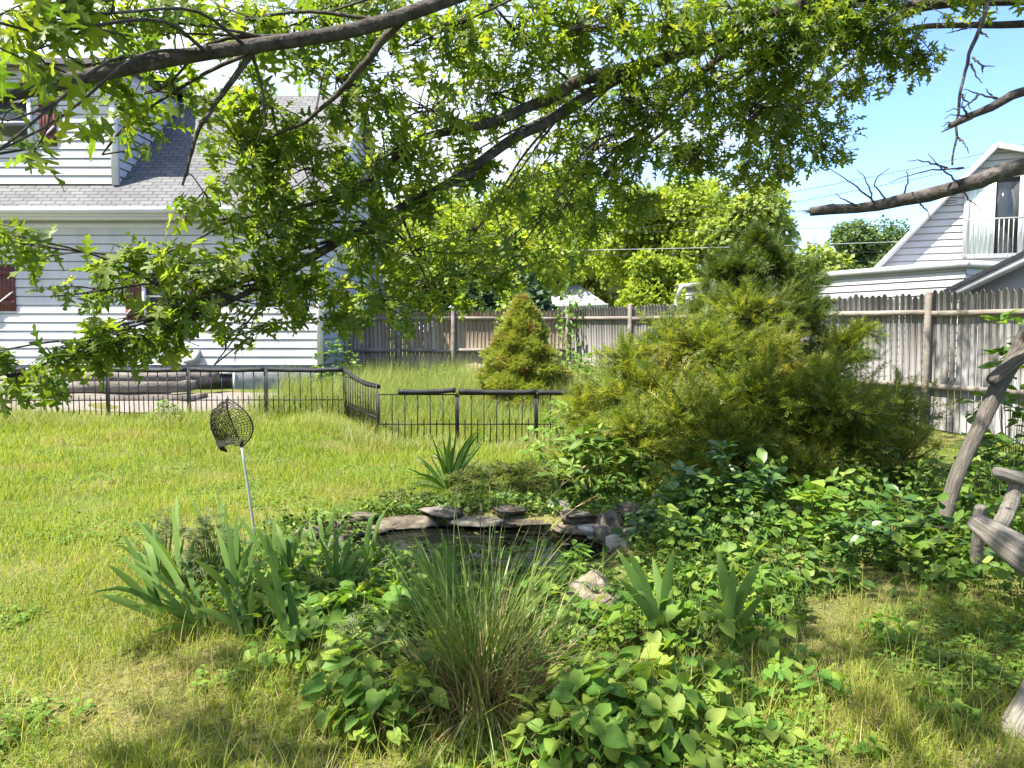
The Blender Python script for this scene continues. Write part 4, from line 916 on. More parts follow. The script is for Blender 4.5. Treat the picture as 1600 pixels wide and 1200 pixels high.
place(HP, px_spots([(1230, 1150, .55), (1180, 1185, .5), (1290, 1090, .6), (1480, 1110, .6), (1515, 1130, .55), (1255, 1040, .65), (1400, 1000, .6), (1360, 1170, .45), (1450, 1030, .6), (1540, 1060, .55), (1210, 1080, .6)]), 'small heart-leaved seedling scattered in the mottled grass at lower right', 'heart-leaved seedlings at lower right')
place(HP, px_spots([(760, 1000, .9), (830, 1000, .8), (860, 985, .8), (1010, 1010, .8), (1090, 1000, .9), (1185, 1010, .9), (960, 1010, .7), (830, 945, .8), (880, 930, .7), (700, 935, .75), (1010, 960, .85), (1070, 960, .85), (1100, 930, .8), (1170, 950, .9), (1210, 985, .85), (905, 985, .8)]), 'heart-leaved plant filling gaps around the boulder and broad irises', 'heart leaves around the boulder')
# leafy shrubs / undergrowth on the right: glossy compound leaves
def bushy(name, label, cat, c, rx, ry, h, n, tpl, size, lm, group=None, stems=9, width=1.0, leaves_per=5, base=None):
    e = empty(name, (c[0], c[1], float(gz0(c[0], c[1]))), label, cat, group); o = ORG[e.name]
    ns = max(1, n // leaves_per); u = rdir(ns, .35); u[:, 2] = np.abs(u[:, 2]); rr_ = rng.uniform(.45, 1.0, ns) ** .6
    tips = o + u * rr_[:, None] * np.array([rx, ry, h])
    mb = MB(); P = []; D = []; N = []
    for j in range(leaves_per):
        a = rng.random(ns) * 6.28; d = u * .6 + np.stack([np.cos(a), np.sin(a), rng.normal(-.1, .3, ns)], 1)
        P.append(tips + d * size * .15); D.append(d); N.append(np.array([0, 0, 1.0]) + rng.normal(0, .4, (ns, 3)) + u * .3)
    P = np.concatenate(P); scatter(mb, tpl, P, np.concatenate(D), np.concatenate(N), size * rng.uniform(.6, 1.25, len(P)), None, 0, width * rng.uniform(.8, 1.2, len(P)))
    build(mb, 'foliage', lm, e, smooth=True)
    mb = MB()
    for i in range(min(ns, 120)):
        b = o + (tips[i] - o) * [.35, .35, 0]; tube(mb, smooth_path([b - [0, 0, .02], (b + tips[i]) / 2 + [0, 0, .04 * h], tips[i]], 6), np.linspace(.0035, .0015, 6), 4, cap=False)
    build(mb, 'stem', M['stem'], e)
    return e
bushy('peony', 'peony like bush of glossy narrow leaflets in front of the juniper', 'shrub', W(1130, 850, 5.6), .55, .4, .62, 620, LANCE, .13, M['glossy'], width=1.75, leaves_per=7)
bushy('peony', 'low glossy leaved bush between the rock pile and the peony like bush', 'shrub', W(1045, 870, 5.2), .36, .34, .4, 300, OVATE, .085, M['glossy'], leaves_per=6)
bushy('leafy_weed', 'lush bright weed thicket where the black fence meets the juniper', 'weed', W(905, 700, 8.6), .65, .6, .85, 900, OVATE, .085, M['weed'], leaves_per=7)
bushy('leafy_weed', 'dark leafy weeds drooping over the pond below the juniper', 'weed', W(930, 740, 6.7), .5, .35, .62, 520, LANCE, .14, M['cover'], width=1.7, leaves_per=6)
bushy('leafy_weed', 'bright weed seedling in front of the black fence, between basement window and terrace', 'weed', W(262, 640, 12.0), .28, .2, .42, 220, OVATE, .07, M['weed'], leaves_per=6)
bushy('leafy_weed', 'pale shrubby weed growing at the right corner of the white house', 'weed', W(525, 560, 17.0), .55, .5, 1.15, 500, OVATE, .1, M['weed'], leaves_per=6)
bushy('leafy_weed', 'dark weeds at the foot of the brown fence, near the house corner', 'weed', W(590, 588, 18.9), .6, .4, .7, 360, OVATE, .1, M['cover'], leaves_per=6)
bushy('leafy_weed', 'green weeds right of the cone shaped spruce, by the grey fence', 'weed', W(905, 600, 14.2), .7, .7, .95, 620, OVATE, .09, M['weed'], leaves_per=6)
bushy('leafy_weed', 'low weed behind the black fence between corner post and spruce', 'weed', W(690, 590, 16.5), .8, .5, .55, 360, OVATE, .09, M['weed'], leaves_per=6)
bushy('creeping_shrub', 'low dark creeping mound on the far bank of the pond, right of strap leaves', 'shrub', W(800, 770, 6.75), .62, .38, .3, 1500, TUFT, .1, M['moss'], leaves_per=9)
for lbl, px, py, d, rx, h in (('small moss and weed tuft on the far rim slabs, left of centre', 590, 825, 6.0, .3, .12), ('small weed tuft spilling over the far rim slabs at centre', 705, 815, 6.05, .3, .13), ('low weed fringe along the far rim by the pale rounded stone', 800, 808, 6.1, .3, .14), ('weed tuft at the left end of the pond', 520, 850, 5.6, .22, .14), ('leafy weeds draped over the near pond rim at left', 560, 905, 4.7, .3, .16), ('leafy weeds draped over the near pond rim behind the grass clump', 700, 900, 4.6, .34, .14)):
    bushy('leafy_weed', lbl, 'weed', W(px, py, d), rx * 1.25, .16, h * 1.3, 420, OVATE, .042, M['cover'], leaves_per=6)
bushy('creeping_shrub', 'low mossy mound at far rim of the pond, in front of the strap leaves', 'shrub', W(640, 800, 6.3), .5, .26, .2, 700, OVATE, .04, M['moss'], leaves_per=8)
bushy('seedy_weed', 'tall grey green seeding weed beside the net pole', 'weed', W(330, 870, 4.45), .25, .22, .46, 800, TUFT, .05, M['grey_weed'], leaves_per=10)
bushy('seedy_weed', 'feathery grey weed with dark seed heads left of the net pole', 'weed', W(255, 850, 4.7), .2, .15, .42, 380, TUFT, .05, M['grey_weed'], leaves_per=10)
bushy('seedy_weed', 'feathery weed growing in the gap under the left heart leaves', 'weed', W(570, 1060, 3.4), .2, .16, .24, 420, TUFT, .05, M['grey_weed'], leaves_per=10)
bushy('leafy_weed', 'yellow green leafy weed over near pond rim, left of the boulder', 'weed', W(860, 935, 4.4), .34, .24, .26, 260, LANCE, .09, M['weed'], width=1.5, leaves_per=5)
bushy('leafy_weed', 'small toothed weed on top of the left heart leaves, by the grass clump', 'weed', W(625, 930, 3.9), .16, .14, .34, 120, LANCE, .075, M['weed'], width=1.4, leaves_per=6)
bushy('leafy_weed', 'pale sprig of whorled leaves right of the bent iris', 'weed', W(1190, 960, 3.9), .13, .12, .38, 40, LANCE, .085, M['weed'], width=1.9, leaves_per=6)
for lbl, px, py, d, rx, h, n_, tp, sz, mm in (
  ('bright broad leaved seedling clump in front of the juniper, right of the peony like bush', 1270, 850, 5.3, .3, .42, 150, OVATE, .12, 'heart'),
  ('dark broad leaved clump between the juniper and leaning trunk', 1400, 850, 5.3, .34, .36, 190, OVATE, .11, 'glossy'),
  ('leafy clump left of the log bench end', 1440, 905, 4.7, .26, .3, 130, HEART, .085, 'cover'),
  ('low leafy clump right of the broad leaved irises', 1260, 940, 4.4, .3, .26, 170, OVATE, .07, 'cover'),
  ('low dark leafy clump in the middle of the right hand ground cover', 1340, 900, 4.9, .3, .3, 180, OVATE, .085, 'glossy')):
    bushy('leafy_weed', lbl, 'weed', W(px, py, d), rx, rx * .8, h, n_, tp, sz, M[mm], leaves_per=5, width=1.15)
# right hand ground cover (stuff)
mb = MB(); n = 15000; x = rng.uniform(.9, 5.4, n); y = rng.uniform(3.3, 7.4, n)
lump = np.sin(x * 4.3 + 1.2 * np.sin(y * 2.7)) * np.sin(y * 4.9 + x) + .5 * np.sin(x * 9.7 - y * 3) * np.sin(y * 8.3)
k = (rng.random(n) < sst(.4, .95, bed(x, y)) * np.clip(.5 + .6 * lump, .08, 1)) & (x < y * .74 + .8); x, y, lump = x[k], y[k], lump[k]; n = len(x)
hh = (.03 + .24 * sst(3.6, 5.2, y)) * rng.uniform(.1, 1.15, n) * (1 + .6 * lump)
a = rng.random(n) * 6.28
P = np.stack([x, y, gz(x, y) + .015 + np.maximum(hh, 0)], 1); D = np.stack([np.cos(a), np.sin(a), rng.normal(-.15, .4, n)], 1); N = np.array([0, -.15, 1.0]) + rng.normal(0, .6, (n, 3))
kind = rng.random(n); tone = np.clip(rng.normal(.4, .22, n) + .15 * lump, 0, 1)
for lo, hi, tp, s0_, s1_, w_ in ((0, .42, OVATE, .02, .055, 1.2), (.42, .66, OVATE, .05, .1, 1.3), (.66, .8, HEART, .035, .08, 1.0), (.8, .93, LANCE, .05, .12, 1.5), (.93, 1, OAK, .05, .1, 1.2)):
    q = (kind >= lo) & (kind < hi); scatter(mb, tp, P[q], D[q], N[q], rng.uniform(s0_, s1_, q.sum()), tone[q], width=w_ * rng.uniform(.8, 1.15, q.sum()))
nb = 2600; x = rng.uniform(.9, 4.6, nb); y = rng.uniform(3.2, 7.0, nb); k = (bed(x, y) > .3) & (x < y * .74 + .6); x, y = x[k], y[k]; nb = len(x)
blades(mb, np.stack([x, y, gz(x, y)], 1), rng.random(nb) * 6.28, rng.uniform(.08, .38, nb), .0018, np.abs(rng.normal(.25, .2, nb)), rng.gamma(2, .4, nb), None, 4)
tag(build(mb, 'ground_cover', M['cover'], smooth=True), 'tangled leafy ground cover under and right of the juniper', 'ground cover', kind='stuff')
mb = MB(); n = 8500; x = rng.uniform(-1.8, 1.5, n); y = rng.uniform(3.0, 6.7, n); k = (pond_r(x, y) > 1.12) & (bed(x, y) > .3) & ~((y > 4.4) & (y < 4.95) & (x < .75) & (x > -.95) & (rng.random(n) < .8)); x, y = x[k], y[k]; n = len(x); a = rng.random(n) * 6.28
scatter(mb, OVATE, np.stack([x, y, gz(x, y) + rng.uniform(.02, .13, n)], 1), np.stack([np.cos(a), np.sin(a), rng.normal(0, .3, n)], 1), np.array([0, 0, 1.0]) + rng.normal(0, .45, (n, 3)), rng.uniform(.025, .065, n), width=1.3)
nb = 6500; x = rng.uniform(-1.9, 1.6, nb); y = rng.uniform(2.75, 6.6, nb); k = (pond_r(x, y) > 1.2) & (bed(x, y) > .3) & ~((y > 4.3) & (y < 5.0) & (x < .75) & (x > -.95) & (rng.random(nb) < .85)); x, y = x[k], y[k]; nb = len(x)
blades(mb, np.stack([x, y, gz(x, y)], 1), rng.random(nb) * 6.28, rng.uniform(.08, .3, nb), .0022, np.abs(rng.normal(.25, .2, nb)), rng.gamma(2, .4, nb), None, 4)
tag(build(mb, 'undergrowth', M['cover']), 'small mixed leaves and grass filling the bed round the pond', 'undergrowth', kind='stuff')

# ------------------------------------------------------------------ conifers
def conifer_lobes(lobes, size, up, twigs):
    P = []; D = []; N = []; S = []
    for (c, r, n) in lobes:
        c, r = np.asarray(c, float), np.asarray(r, float); k = 24; nb = max(6, n // k)
        r = r * .9; u = rdir(nb, .25); ln = rng.uniform(.65, 1.1, nb) + .5 * rng.random(nb) * (rng.random(nb) < .35)
        for i in range(nb):
            v = u[i] * r; L_ = np.linalg.norm(v) * ln[i]; dirn = nrm(v * .8 + np.array([0, 0, up * np.linalg.norm(r) * .5]))
            t = np.sort(rng.uniform(.22, 1.0, k)); sag = rng.uniform(-.12, .16)
            q = c + u[i] * r * t[:, None] * ln[i] + (dirn - nrm(v)) * (t ** 2)[:, None] * L_ * .35 + np.array([0, 0, -sag]) * (t ** 2)[:, None] * L_
            q += rng.normal(0, .022, (k, 3)) * (1.3 - t[:, None])
            d = dirn * .75 + rng.normal(0, .5, (k, 3)) * (1.15 - .6 * t[:, None]) + np.array([0, 0, up * .3])
            P.append(q); D.append(d); N.append(u[i] * .4 + np.array([0, -.1, .7]) + rng.normal(0, .4, (k, 3))); S.append(size * (1.15 - .45 * t) * rng.uniform(.6, 1.3, k))
            if i % 2 == 0: twigs.append((c, c + u[i] * r * .5 * ln[i], q[-1]))
    P = np.concatenate(P); kz = P[:, 2] > gz0(P[:, 0], P[:, 1]) + .03
    return P[kz], np.concatenate(D)[kz], np.concatenate(N)[kz], np.concatenate(S)[kz]
def lob(px, py, d, rx, ry, rd, n): return (W(px, py, d), (rx * d / F, rd, ry * d / F), n)
def conifer(name, label, cat, base, lobes, tpl, size, lm, up=.35):
    e = empty(name, base, label, cat); o = np.asarray(base, float)
    twl = []; P, D, N, S = conifer_lobes(lobes, size, up, twl)
    mb = MB(); scatter(mb, tpl, P, D, N, S); build(mb, 'foliage', lm, e)
    mb = MB()
    for (c, r, n) in lobes:
        c = np.asarray(c); tube(mb, smooth_path([o + [rng.normal(0, .06), rng.normal(0, .06), -.05], (o + c) / 2 + [0, 0, .05], c, c + np.array([0, 0, r[2] * .6])], 10), np.linspace(.035, .008, 10), 6)
    for p, q, w_ in twl: tube(mb, [p, q, w_], [.009, .006, .002], 4, cap=False)
    build(mb, 'trunk', M['bark'], e); return e
conifer('cedar_tree', 'dark upright cedar rising above the fence behind the spreading juniper', 'tree', (3.0, 9.3, .1),
        [lob(1155, 425, 9.3, 46, 48, .4, 1000), lob(1208, 425, 9.4, 46, 46, .4, 900), lob(1185, 385, 9.3, 26, 40, .2, 480), lob(1172, 480, 9.1, 95, 42, .5, 1300), lob(1262, 500, 9.2, 50, 40, .4, 700), lob(1105, 500, 9.0, 46, 36, .4, 600), lob(1128, 480, 9.2, 50, 40, .45, 800), lob(1235, 485, 9.3, 70, 48, .5, 1200), lob(1258, 440, 9.4, 42, 34, .35, 600), lob(1120, 440, 9.3, 36, 34, .35, 500), lob(1160, 500, 9.0, 90, 50, .5, 1200), lob(1180, 530, 9.2, 120, 80, .6, 1800), lob(1290, 560, 9.3, 90, 60, .5, 900)], SPRAY, .19, M['cedar'], .6)
conifer('juniper', 'wide golden green spreading juniper filling the bed right of the pond', 'shrub', (2.35, 7.9, 0),
        [lob(1000, 620, 7.9, 95, 75, .6, 2200), lob(1045, 545, 8.2, 70, 55, .5, 1400), lob(985, 570, 8.3, 50, 50, .4, 700), lob(1110, 560, 7.9, 75, 80, .6, 1700), lob(1165, 500, 8.5, 90, 50, .5, 1200), lob(1085, 660, 7.2, 110, 80, .6, 2600), lob(960, 690, 7.5, 60, 60, .45, 1000), lob(1040, 725, 7.0, 90, 50, .45, 1300), lob(1180, 640, 7.3, 100, 90, .6, 2300), lob(1270, 610, 7.9, 90, 70, .6, 1700), lob(1300, 690, 7.2, 110, 70, .6, 2200), lob(1205, 735, 6.9, 110, 50, .4, 1400), lob(1080, 745, 6.6, 80, 40, .35, 900), lob(1250, 745, 6.6, 90, 40, .35, 900), lob(920, 650, 8.0, 45, 55, .4, 900), lob(1000, 690, 6.9, 80, 55, .4, 1300), lob(1130, 700, 6.8, 90, 55, .4, 1500), lob(1300, 640, 7.0, 100, 60, .45, 1700), lob(1200, 570, 8.0, 90, 70, .5, 1500), lob(1390, 655, 7.8, 85, 65, .5, 1600), lob(1410, 720, 7.3, 60, 60, .45, 900), lob(1320, 545, 8.6, 50, 35, .4, 500), lob(1355, 520, 8.7, 24, 16, .3, 150)], SPRAY, .18, M['juniper'], .2)
# dwarf spruce
sp = W(815, 628, 14.0); sp[2] = float(gz0(sp[0], sp[1]))
e = empty('dwarf_spruce', sp, 'compact cone shaped spruce with browned patches, between the two fences', 'tree')
n = 21000; t = rng.random(n) ** .62; a = rng.random(n) * 6.28; h = 1.9 * (1 - t)
rad = .86 * (t ** .8) * (1 + .12 * np.sin(a * 3 + h * 5) + .1 * np.sin(a * 7 - h * 9) + .1 * np.sin(h * 17 + a * 2)) * (.7 + .33 * rng.random(n) ** .5)
P = sp + np.stack([rad * np.cos(a), rad * np.sin(a), h + .05], 1); o_ = np.stack([np.cos(a), np.sin(a), 0 * a], 1)
mb = MB(); scatter(mb, TUFT, P, o_ * .9 + np.array([0, 0, .7]) + rng.normal(0, .45, (n, 3)), o_ * -.3 + np.array([0, 0, 1.0]) + rng.normal(0, .5, (n, 3)), rng.uniform(.055, .12, n)); build(mb, 'foliage', M['spruce'], e)
mb = MB(); tube(mb, [sp - [0, 0, .1], sp + [0, 0, .8], sp + [0, 0, 1.85]], [.06, .04, .01], 7)
for _ in range(60):
    hh = rng.uniform(.1, 1.6); a0 = rng.random() * 6.28; rr_ = .75 * (1 - hh / 1.9) ** .8; tube(mb, [sp + [0, 0, hh], sp + [rr_ * math.cos(a0), rr_ * math.sin(a0), hh + .05]], [.014, .004], 4)
build(mb, 'trunk', M['bark'], e)

# ------------------------------------------------------------------ background trees
def broad_tree(label, px, ptop, pw, d, lm, n=12000, size=.3, name='leafy_tree', group=None, zb=None, lobes=16, trunkm='bark', low=.18, gap=.0):
    topz = W(px, ptop, d)[2]; cx_ = W(px, 500, d)[0]; hw = pw * d / F / 2
    e = empty(name, (cx_, d, .15), label, 'tree', group); o = np.array([cx_, d, .15])
    zb = topz * low if zb is None else zb; cz, rz_ = (topz + zb) / 2, (topz - zb) / 2
    C = []
    for i in range(lobes):
        u = rdir(1)[0] * (rng.random() ** .4) * .72; C.append((np.array([cx_, d, cz]) + u * [hw, hw * .9, rz_], np.array([hw, hw, rz_ * .8]) * rng.uniform(.28, .46)))
    P = []; D = []; N = []
    k = n // lobes
    for c, r in C:
        u = rdir(k, .1); kk = rng.uniform(.35, 1.08, k) ** .6
        kk *= 1 + .18 * np.sin(u[:, 0] * 8 + c[0]) * np.sin(u[:, 2] * 7 + c[2])
        P.append(c + u * r * kk[:, None]); D.append(u * .5 + rng.normal(0, .6, (k, 3)) + [0, 0, -.25]); N.append(u * .5 + [0, 0, .7] + rng.normal(0, .45, (k, 3)))
    P = np.concatenate(P); mb = MB(); scatter(mb, SIMPLE, P, np.concatenate(D), np.concatenate(N), size * rng.uniform(.5, 1.25, len(P)), None, 0, 1.3); build(mb, 'crown', lm, e)
    mb = MB(); tr = max(.1, hw * .055)
    tube(mb, smooth_path([o - [0, 0, .3], o + [hw * .05, 0, zb], o + [0, 0, cz - .15], o + [hw * .06, 0, topz * .9]], 12), np.linspace(tr, tr * .15, 12), 8)
    for c, r in C:
        st = o + [0, 0, max(zb * .8, (c[2] - .15) * .55)]; tube(mb, smooth_path([st, (st + c) / 2 + [0, 0, .1 * rz_], c], 8), np.linspace(tr * .45, tr * .08, 8), 5)
        for _ in range(5):
            q = c + rdir(1)[0] * r * .85; tube(mb, [c, (c + q) / 2 + rng.normal(0, .1, 3), q], [tr * .12, tr * .08, tr * .03], 4)
    build(mb, 'trunk', M[trunkm], e); return e
broad_tree('bright yellow green tree just over the brown fence, behind low oak leaves', 725, 250, 340, 27, M['maple'], 24000, .2, zb=.4, lobes=24)
broad_tree('tall pale yellow green maple rising behind the grey fence, at centre right', 1035, 240, 250, 40, M['maple'], 26000, .24, low=.22, lobes=26)
broad_tree('pale feathery tree right of the tall maple, directly above the cedar', 1170, 275, 190, 37, M['maple_pale'], 15000, .28, low=.2)
broad_tree('yellow green tree with reddish twigs behind the distant small house', 925, 360, 170, 55, M['maple_warm'], 10000, .4, low=.1)
broad_tree('low yellow green tree above the fence, left of the downspout', 1045, 372, 170, 33, M['maple'], 16000, .2, low=.1)
broad_tree('broad bluish green tree behind the gable of the neighbour house', 1350, 325, 190, 60, M['dark_tree'], 34000, .26, low=.12, lobes=22)
broad_tree('soft green tree between the pale feathery tree and the neighbour gable', 1265, 355, 130, 58, M['maple_pale'], 10000, .42, low=.12)
broad_tree('bright tree behind the right corner of the white house', 570, 285, 250, 34, M['maple'], 16000, .24, low=.1)
broad_tree('green tree glimpsed high between the oak limbs', 865, 250, 240, 48, M['maple'], 15000, .34, low=.12)
broad_tree('dark evergreen thicket just beyond the brown fence, behind the spruce tip', 790, 415, 190, 23.2, M['ever'], 9000, .2, 'evergreen_shrub', zb=.3)
broad_tree('far green tree filling the gap beyond the small house', 975, 372, 220, 75, M['maple_pale'], 9000, .55, low=.08)
# vine on a fence post and sapling at the right
def vine(label, pts, n, size, lm, rad, name='vine'):
    P = smooth_path([W(*p) for p in pts], 30); e = empty(name, P[0], label, 'vine')
    mb = MB(); tube(mb, P, np.linspace(.012, .004, 30), 5)
    idx = rng.integers(0, 30, n); q = P[idx] + rng.normal(0, rad, (n, 3)); 
    for i in range(0, n, 6): tube(mb, [P[idx[i]], q[i]], .003, 4)
    build(mb, 'stem', M['bark'], e)
    mb = MB(); scatter(mb, OVATE, q, rng.normal(size=(n, 3)) + [0, -.3, -.5], rng.normal(0, .5, (n, 3)) + [0, -.6, .6], size * rng.uniform(.6, 1.3, n), width=1.3); build(mb, 'foliage', lm, e)
vine('leafy vine climbing the grey fence post right of the cone shaped spruce', [(893, 590, 19.6), (892, 540, 19.6), (888, 500, 19.6), (897, 470, 19.6), (880, 462, 19.6)], 150, .13, M['weed'], .2)
vine('vine hanging over the fence top above the spruce tip', [(792, 500, 19.3), (788, 470, 19.3), (797, 440, 19.5), (790, 410, 19.8)], 140, .13, M['maple'], .16)
e = bushy('sapling', 'bright green leafy sapling behind the leaning trunk, against the grey fence', 'sapling', W(1585, 640, 7.6), .45, .4, 1.75, 330, OVATE, .13, M['weed'], leaves_per=5, width=1.2)
bushy('leafy_weed', 'dark leafy weeds behind the log bench', 'weed', W(1580, 700, 5.6), .55, .5, .85, 420, OVATE, .1, M['cover'], leaves_per=6)

# ------------------------------------------------------------------ utility wires
for i, (a, b, lb) in enumerate([((780, 382, 31.5), (1700, 364, 31.5), 'thick pale utility wire crossing low in front of the far trees'), ((760, 388, 31.7), (1700, 384, 31.7), 'thin utility wire just below the thick pale one'), ((1000, 352, 31.6), (1720, 335, 31.6), 'dark utility wire level with the tip of the broken dead limb'), ((1180, 300, 31.8), (1750, 190, 31.8), 'upper of two thin wires climbing past the gable peak'), ((1150, 322, 31.9), (1750, 208, 31.9), 'lower of two thin wires climbing past the gable peak'), ((1270, 410, 30.5), (1720, 330, 30.5), 'thin service wire slanting up to the neighbour house gable')]):
    p, q = W(*a), W(*b); p = p + (p - q) * .5; t = np.linspace(0, 1, 26)[:, None]; P = p + (q - p) * t; P[:, 2] -= 1.2 * (t * (1 - t))[:, 0]
    mb = MB(); tube(mb, P, (.013 if i == 0 else .01), 5); tag(build(mb, 'utility_wire', M['wire'] if i == 0 else M['black']), lb, 'wire')

# ------------------------------------------------------------------ log bench and leaning trunk
lb = empty('log_bench', (2.6, 3.5, 0), 'weathered rustic log bench at the right edge, cropped by the frame', 'bench')
def log(name, pts, rads, parent, k=26, jit=.003, m='log'):
    n = 40; P = smooth_path([W(*p) if p[0] > 20 else np.array(p) for p in pts], n); t = np.linspace(0, 1, n)
    P[1:-1] += np.cumsum(rng.normal(0, jit * .4, (n - 2, 3)), 0) * np.sin(t[1:-1] * PI)[:, None]
    rr_ = np.interp(t, np.linspace(0, 1, len(rads)), rads); rr_ = np.concatenate([rr_[:1] * .7, rr_[1:-1], rr_[-1:] * .7])
    mb = MB(); tube(mb, P, rr_, k); v = mb.v[0]; a = mb.a[0]; ang = a[:, 0] * 2 * PI; L_ = a[:, 1]
    ax = np.repeat(P, k, 0); ph = rng.random(6) * 6.28
    g = 1 + .05 * np.sin(2 * ang + L_ * 3 + ph[0]) + .045 * np.sin(5 * ang + 1.5 * np.sin(L_ * 4 + ph[1])) + .03 * np.abs(np.sin(9 * ang + 2 * np.sin(L_ * 6 + ph[2]))) - .02 * np.abs(np.sin(13 * ang + ph[3] + L_ * 2))
    for _ in range(3):                                   # knots
        a0, l0 = rng.random() * 6.28, rng.uniform(.1, .9) * L_.max(); da = np.abs((ang - a0 + PI) % (2 * PI) - PI); g += .22 * np.exp(-((da / .35) ** 2) - ((L_ - l0) / .035) ** 2)
    mb.v[0] = ax + (v - ax) * g[:, None]
    o = build(mb, name, M[m], parent, smooth=True); return o
log('seat_log', [(1518, 812, 4.1), (1600, 868, 3.85), (1700, 925, 3.6), (1840, 990, 3.3)], [.045, .09, .12, .12], lb)
log('arm_log', [(1552, 736, 4.15), (1610, 752, 4.1), (1720, 770, 4.0), (1840, 790, 3.9)], [.03, .04, .045, .045], lb)
log('arm_post', [(1588, 755, 4.15), (1578, 785, 4.13), (1562, 822, 4.08)], [.034, .036, .038], lb)
log('leg', [(1545, 1235, 2.72), (1585, 1150, 2.78), (1640, 1060, 2.95), (1720, 960, 3.25)], [.06, .065, .062, .06], lb)
log('leg', [(1526, 880, 4.35), (1530, 820, 4.3), (1532, 790, 4.28)], [.035, .03, .03], lb)
lt = empty('leaning_trunk', (3.1, 5.4, 0), 'slim leaning trunk with a broken fork, rising right over the log bench', 'trunk')
log('trunk', [(1470, 830, 5.3), (1492, 745, 5.4), (1530, 670, 5.5), (1562, 600, 5.6), (1605, 525, 5.7), (1700, 330, 6.0)], [.05, .05, .056, .056, .054, .045], lt, 26, .005, 'lean_bark')
log('broken_fork', [(1546, 597, 5.5), (1575, 575, 5.5), (1612, 545, 5.5), (1680, 490, 5.5)], [.04, .052, .05, .045], lt, 26, .004, 'lean_bark')

# ------------------------------------------------------------------ the oak
TR = np.array([6.4, 5.0, 0.0])
oak = empty('oak_tree', TR, 'large oak whose low leafy limbs hang across the top of the view', 'tree')
mb = MB(); tube(mb, smooth_path([TR - [0, 0, .3], TR + [0, 0, .3], TR + [-.05, .05, 2], TR + [-.15, .1, 4], TR + [-.3, .1, 6], TR + [-.2, .3, 9]], 20), np.linspace(.42, .16, 20), 14); build(mb, 'trunk', M['bark'], oak)
def pix(*l): return [W(*p) for p in l]
top = lambda z: TR + np.array([-.1, .1, z])
LIMBS = {
 'A': (np.array([top(3.4), *pix((1150, -150, 3.9), (900, -70, 3.7), (720, -8, 3.5), (640, 18, 3.4), (560, 50, 3.3), (400, 74, 3.1), (250, 97, 2.9), (110, 128, 2.75), (0, 152, 2.65), (-200, 190, 2.5))]), .062, .024),
 'B': (np.array([top(3.8), *pix((1480, -50, 6.5), (1290, 2, 6.3), (1180, 26, 6.2), (1110, 58, 6.0), (1050, 88, 5.9), (990, 104, 5.8), (930, 140, 5.6), (862, 190, 5.3), (800, 210, 5.1), (740, 268, 4.9), (690, 292, 4.8), (640, 320, 4.6), (570, 350, 4.4), (500, 393, 4.2), (400, 458, 4.0), (330, 490, 3.85), (280, 508, 3.75), (150, 558, 3.55), (20, 590, 3.4), (-80, 600, 3.3))]), .115, .006),
 'C': (np.array([top(3.6), *pix((1380, -20, 6.9), (1170, 58, 6.3), (1110, 98, 6.2), (1060, 148, 6.1), (1000, 212, 6.0), (965, 235, 6.0), (945, 275, 6.0))]), .07, .022),
 'D': (np.array([top(3.7), *pix((1430, 5, 7.2), (1250, 56, 6.8), (1215, 66, 6.7), (1165, 115, 6.6), (1110, 145, 6.5), (1060, 190, 6.4), (975, 256, 6.2), (920, 300, 6.1))]), .065, .01),
 'E': (np.array([top(3.9), *pix((1440, 10, 7.6), (1310, 72, 7.3), (1240, 118, 7.1), (1170, 170, 7.0), (1100, 235, 6.9), (1050, 262, 6.8))]), .07, .008),
 'F': (np.array([top(3.5), *pix((1430, 40, 7.8), (1330, 95, 7.6), (1260, 150, 7.4), (1215, 200, 7.3), (1200, 250, 7.3))]), .06, .007),
 'G': (np.array([*pix((1000, 104, 5.8), (920, 120, 5.5), (850, 158, 5.2), (760, 195, 4.9), (656, 215, 4.6), (587, 275, 4.4), (531, 305, 4.25), (462, 328, 4.1), (400, 338, 3.95), (330, 345, 3.8))]), .055, .006),
 'H': (np.array([*pix((740, 268, 4.9), (697, 288, 4.85), (625, 344, 4.8), (575, 405, 4.75), (519, 455, 4.7), (462, 470, 4.6), (410, 480, 4.5))]), .03, .006),
 'I': (np.array([*pix((640, 18, 3.4), (600, 60, 3.45), (560, 110, 3.5), (525, 150, 3.6), (480, 190, 3.7), (420, 215, 3.7))]), .022, .006),
 'J': (np.array([*pix((398, 75, 3.1), (360, 130, 3.1), (310, 200, 3.1), (303, 225, 3.1), (285, 290, 3.12))]), .014, .005),
 'K': (np.array([*pix((393, 80, 3.1), (408, 130, 3.2), (415, 190, 3.25), (400, 225, 3.3))]), .008, .003),
 'L': (np.array([top(4.6), np.array([3, 3.5, 5.2]), np.array([0, 2.4, 5.2]), np.array([-2.2, 1.6, 4.9]), np.array([-4.5, 1.0, 4.4])]), .12, .02),
 'M': (np.array([top(5.2), np.array([4.2, 6.5, 5.6]), np.array([2.2, 8.0, 5.6]), np.array([.5, 9.0, 5.2])]), .1, .02),
 'N': (np.array([top(4.2), np.array([3.5, 3.2, 4.3]), np.array([1.2, 1.6, 4.4]), np.array([-.8, .2, 4.4])]), .1, .02),
}
LP = {}; LR = {}
for k_, (P, ra, rb) in LIMBS.items():
    n_ = 60; Q = smooth_path(P, n_); L_ = np.linspace(0, 1, n_); LP[k_] = Q; LR[k_] = rb + (ra - rb) * (1 - L_) ** 1.15
    jn = rng.normal(0, 1, (n_, 3))
    for _ in range(4): jn[1:-1] = .25 * jn[:-2] + .5 * jn[1:-1] + .25 * jn[2:]
    Q[1:-1] += jn[1:-1] * min(.02, .25 * (ra + rb) / 2)
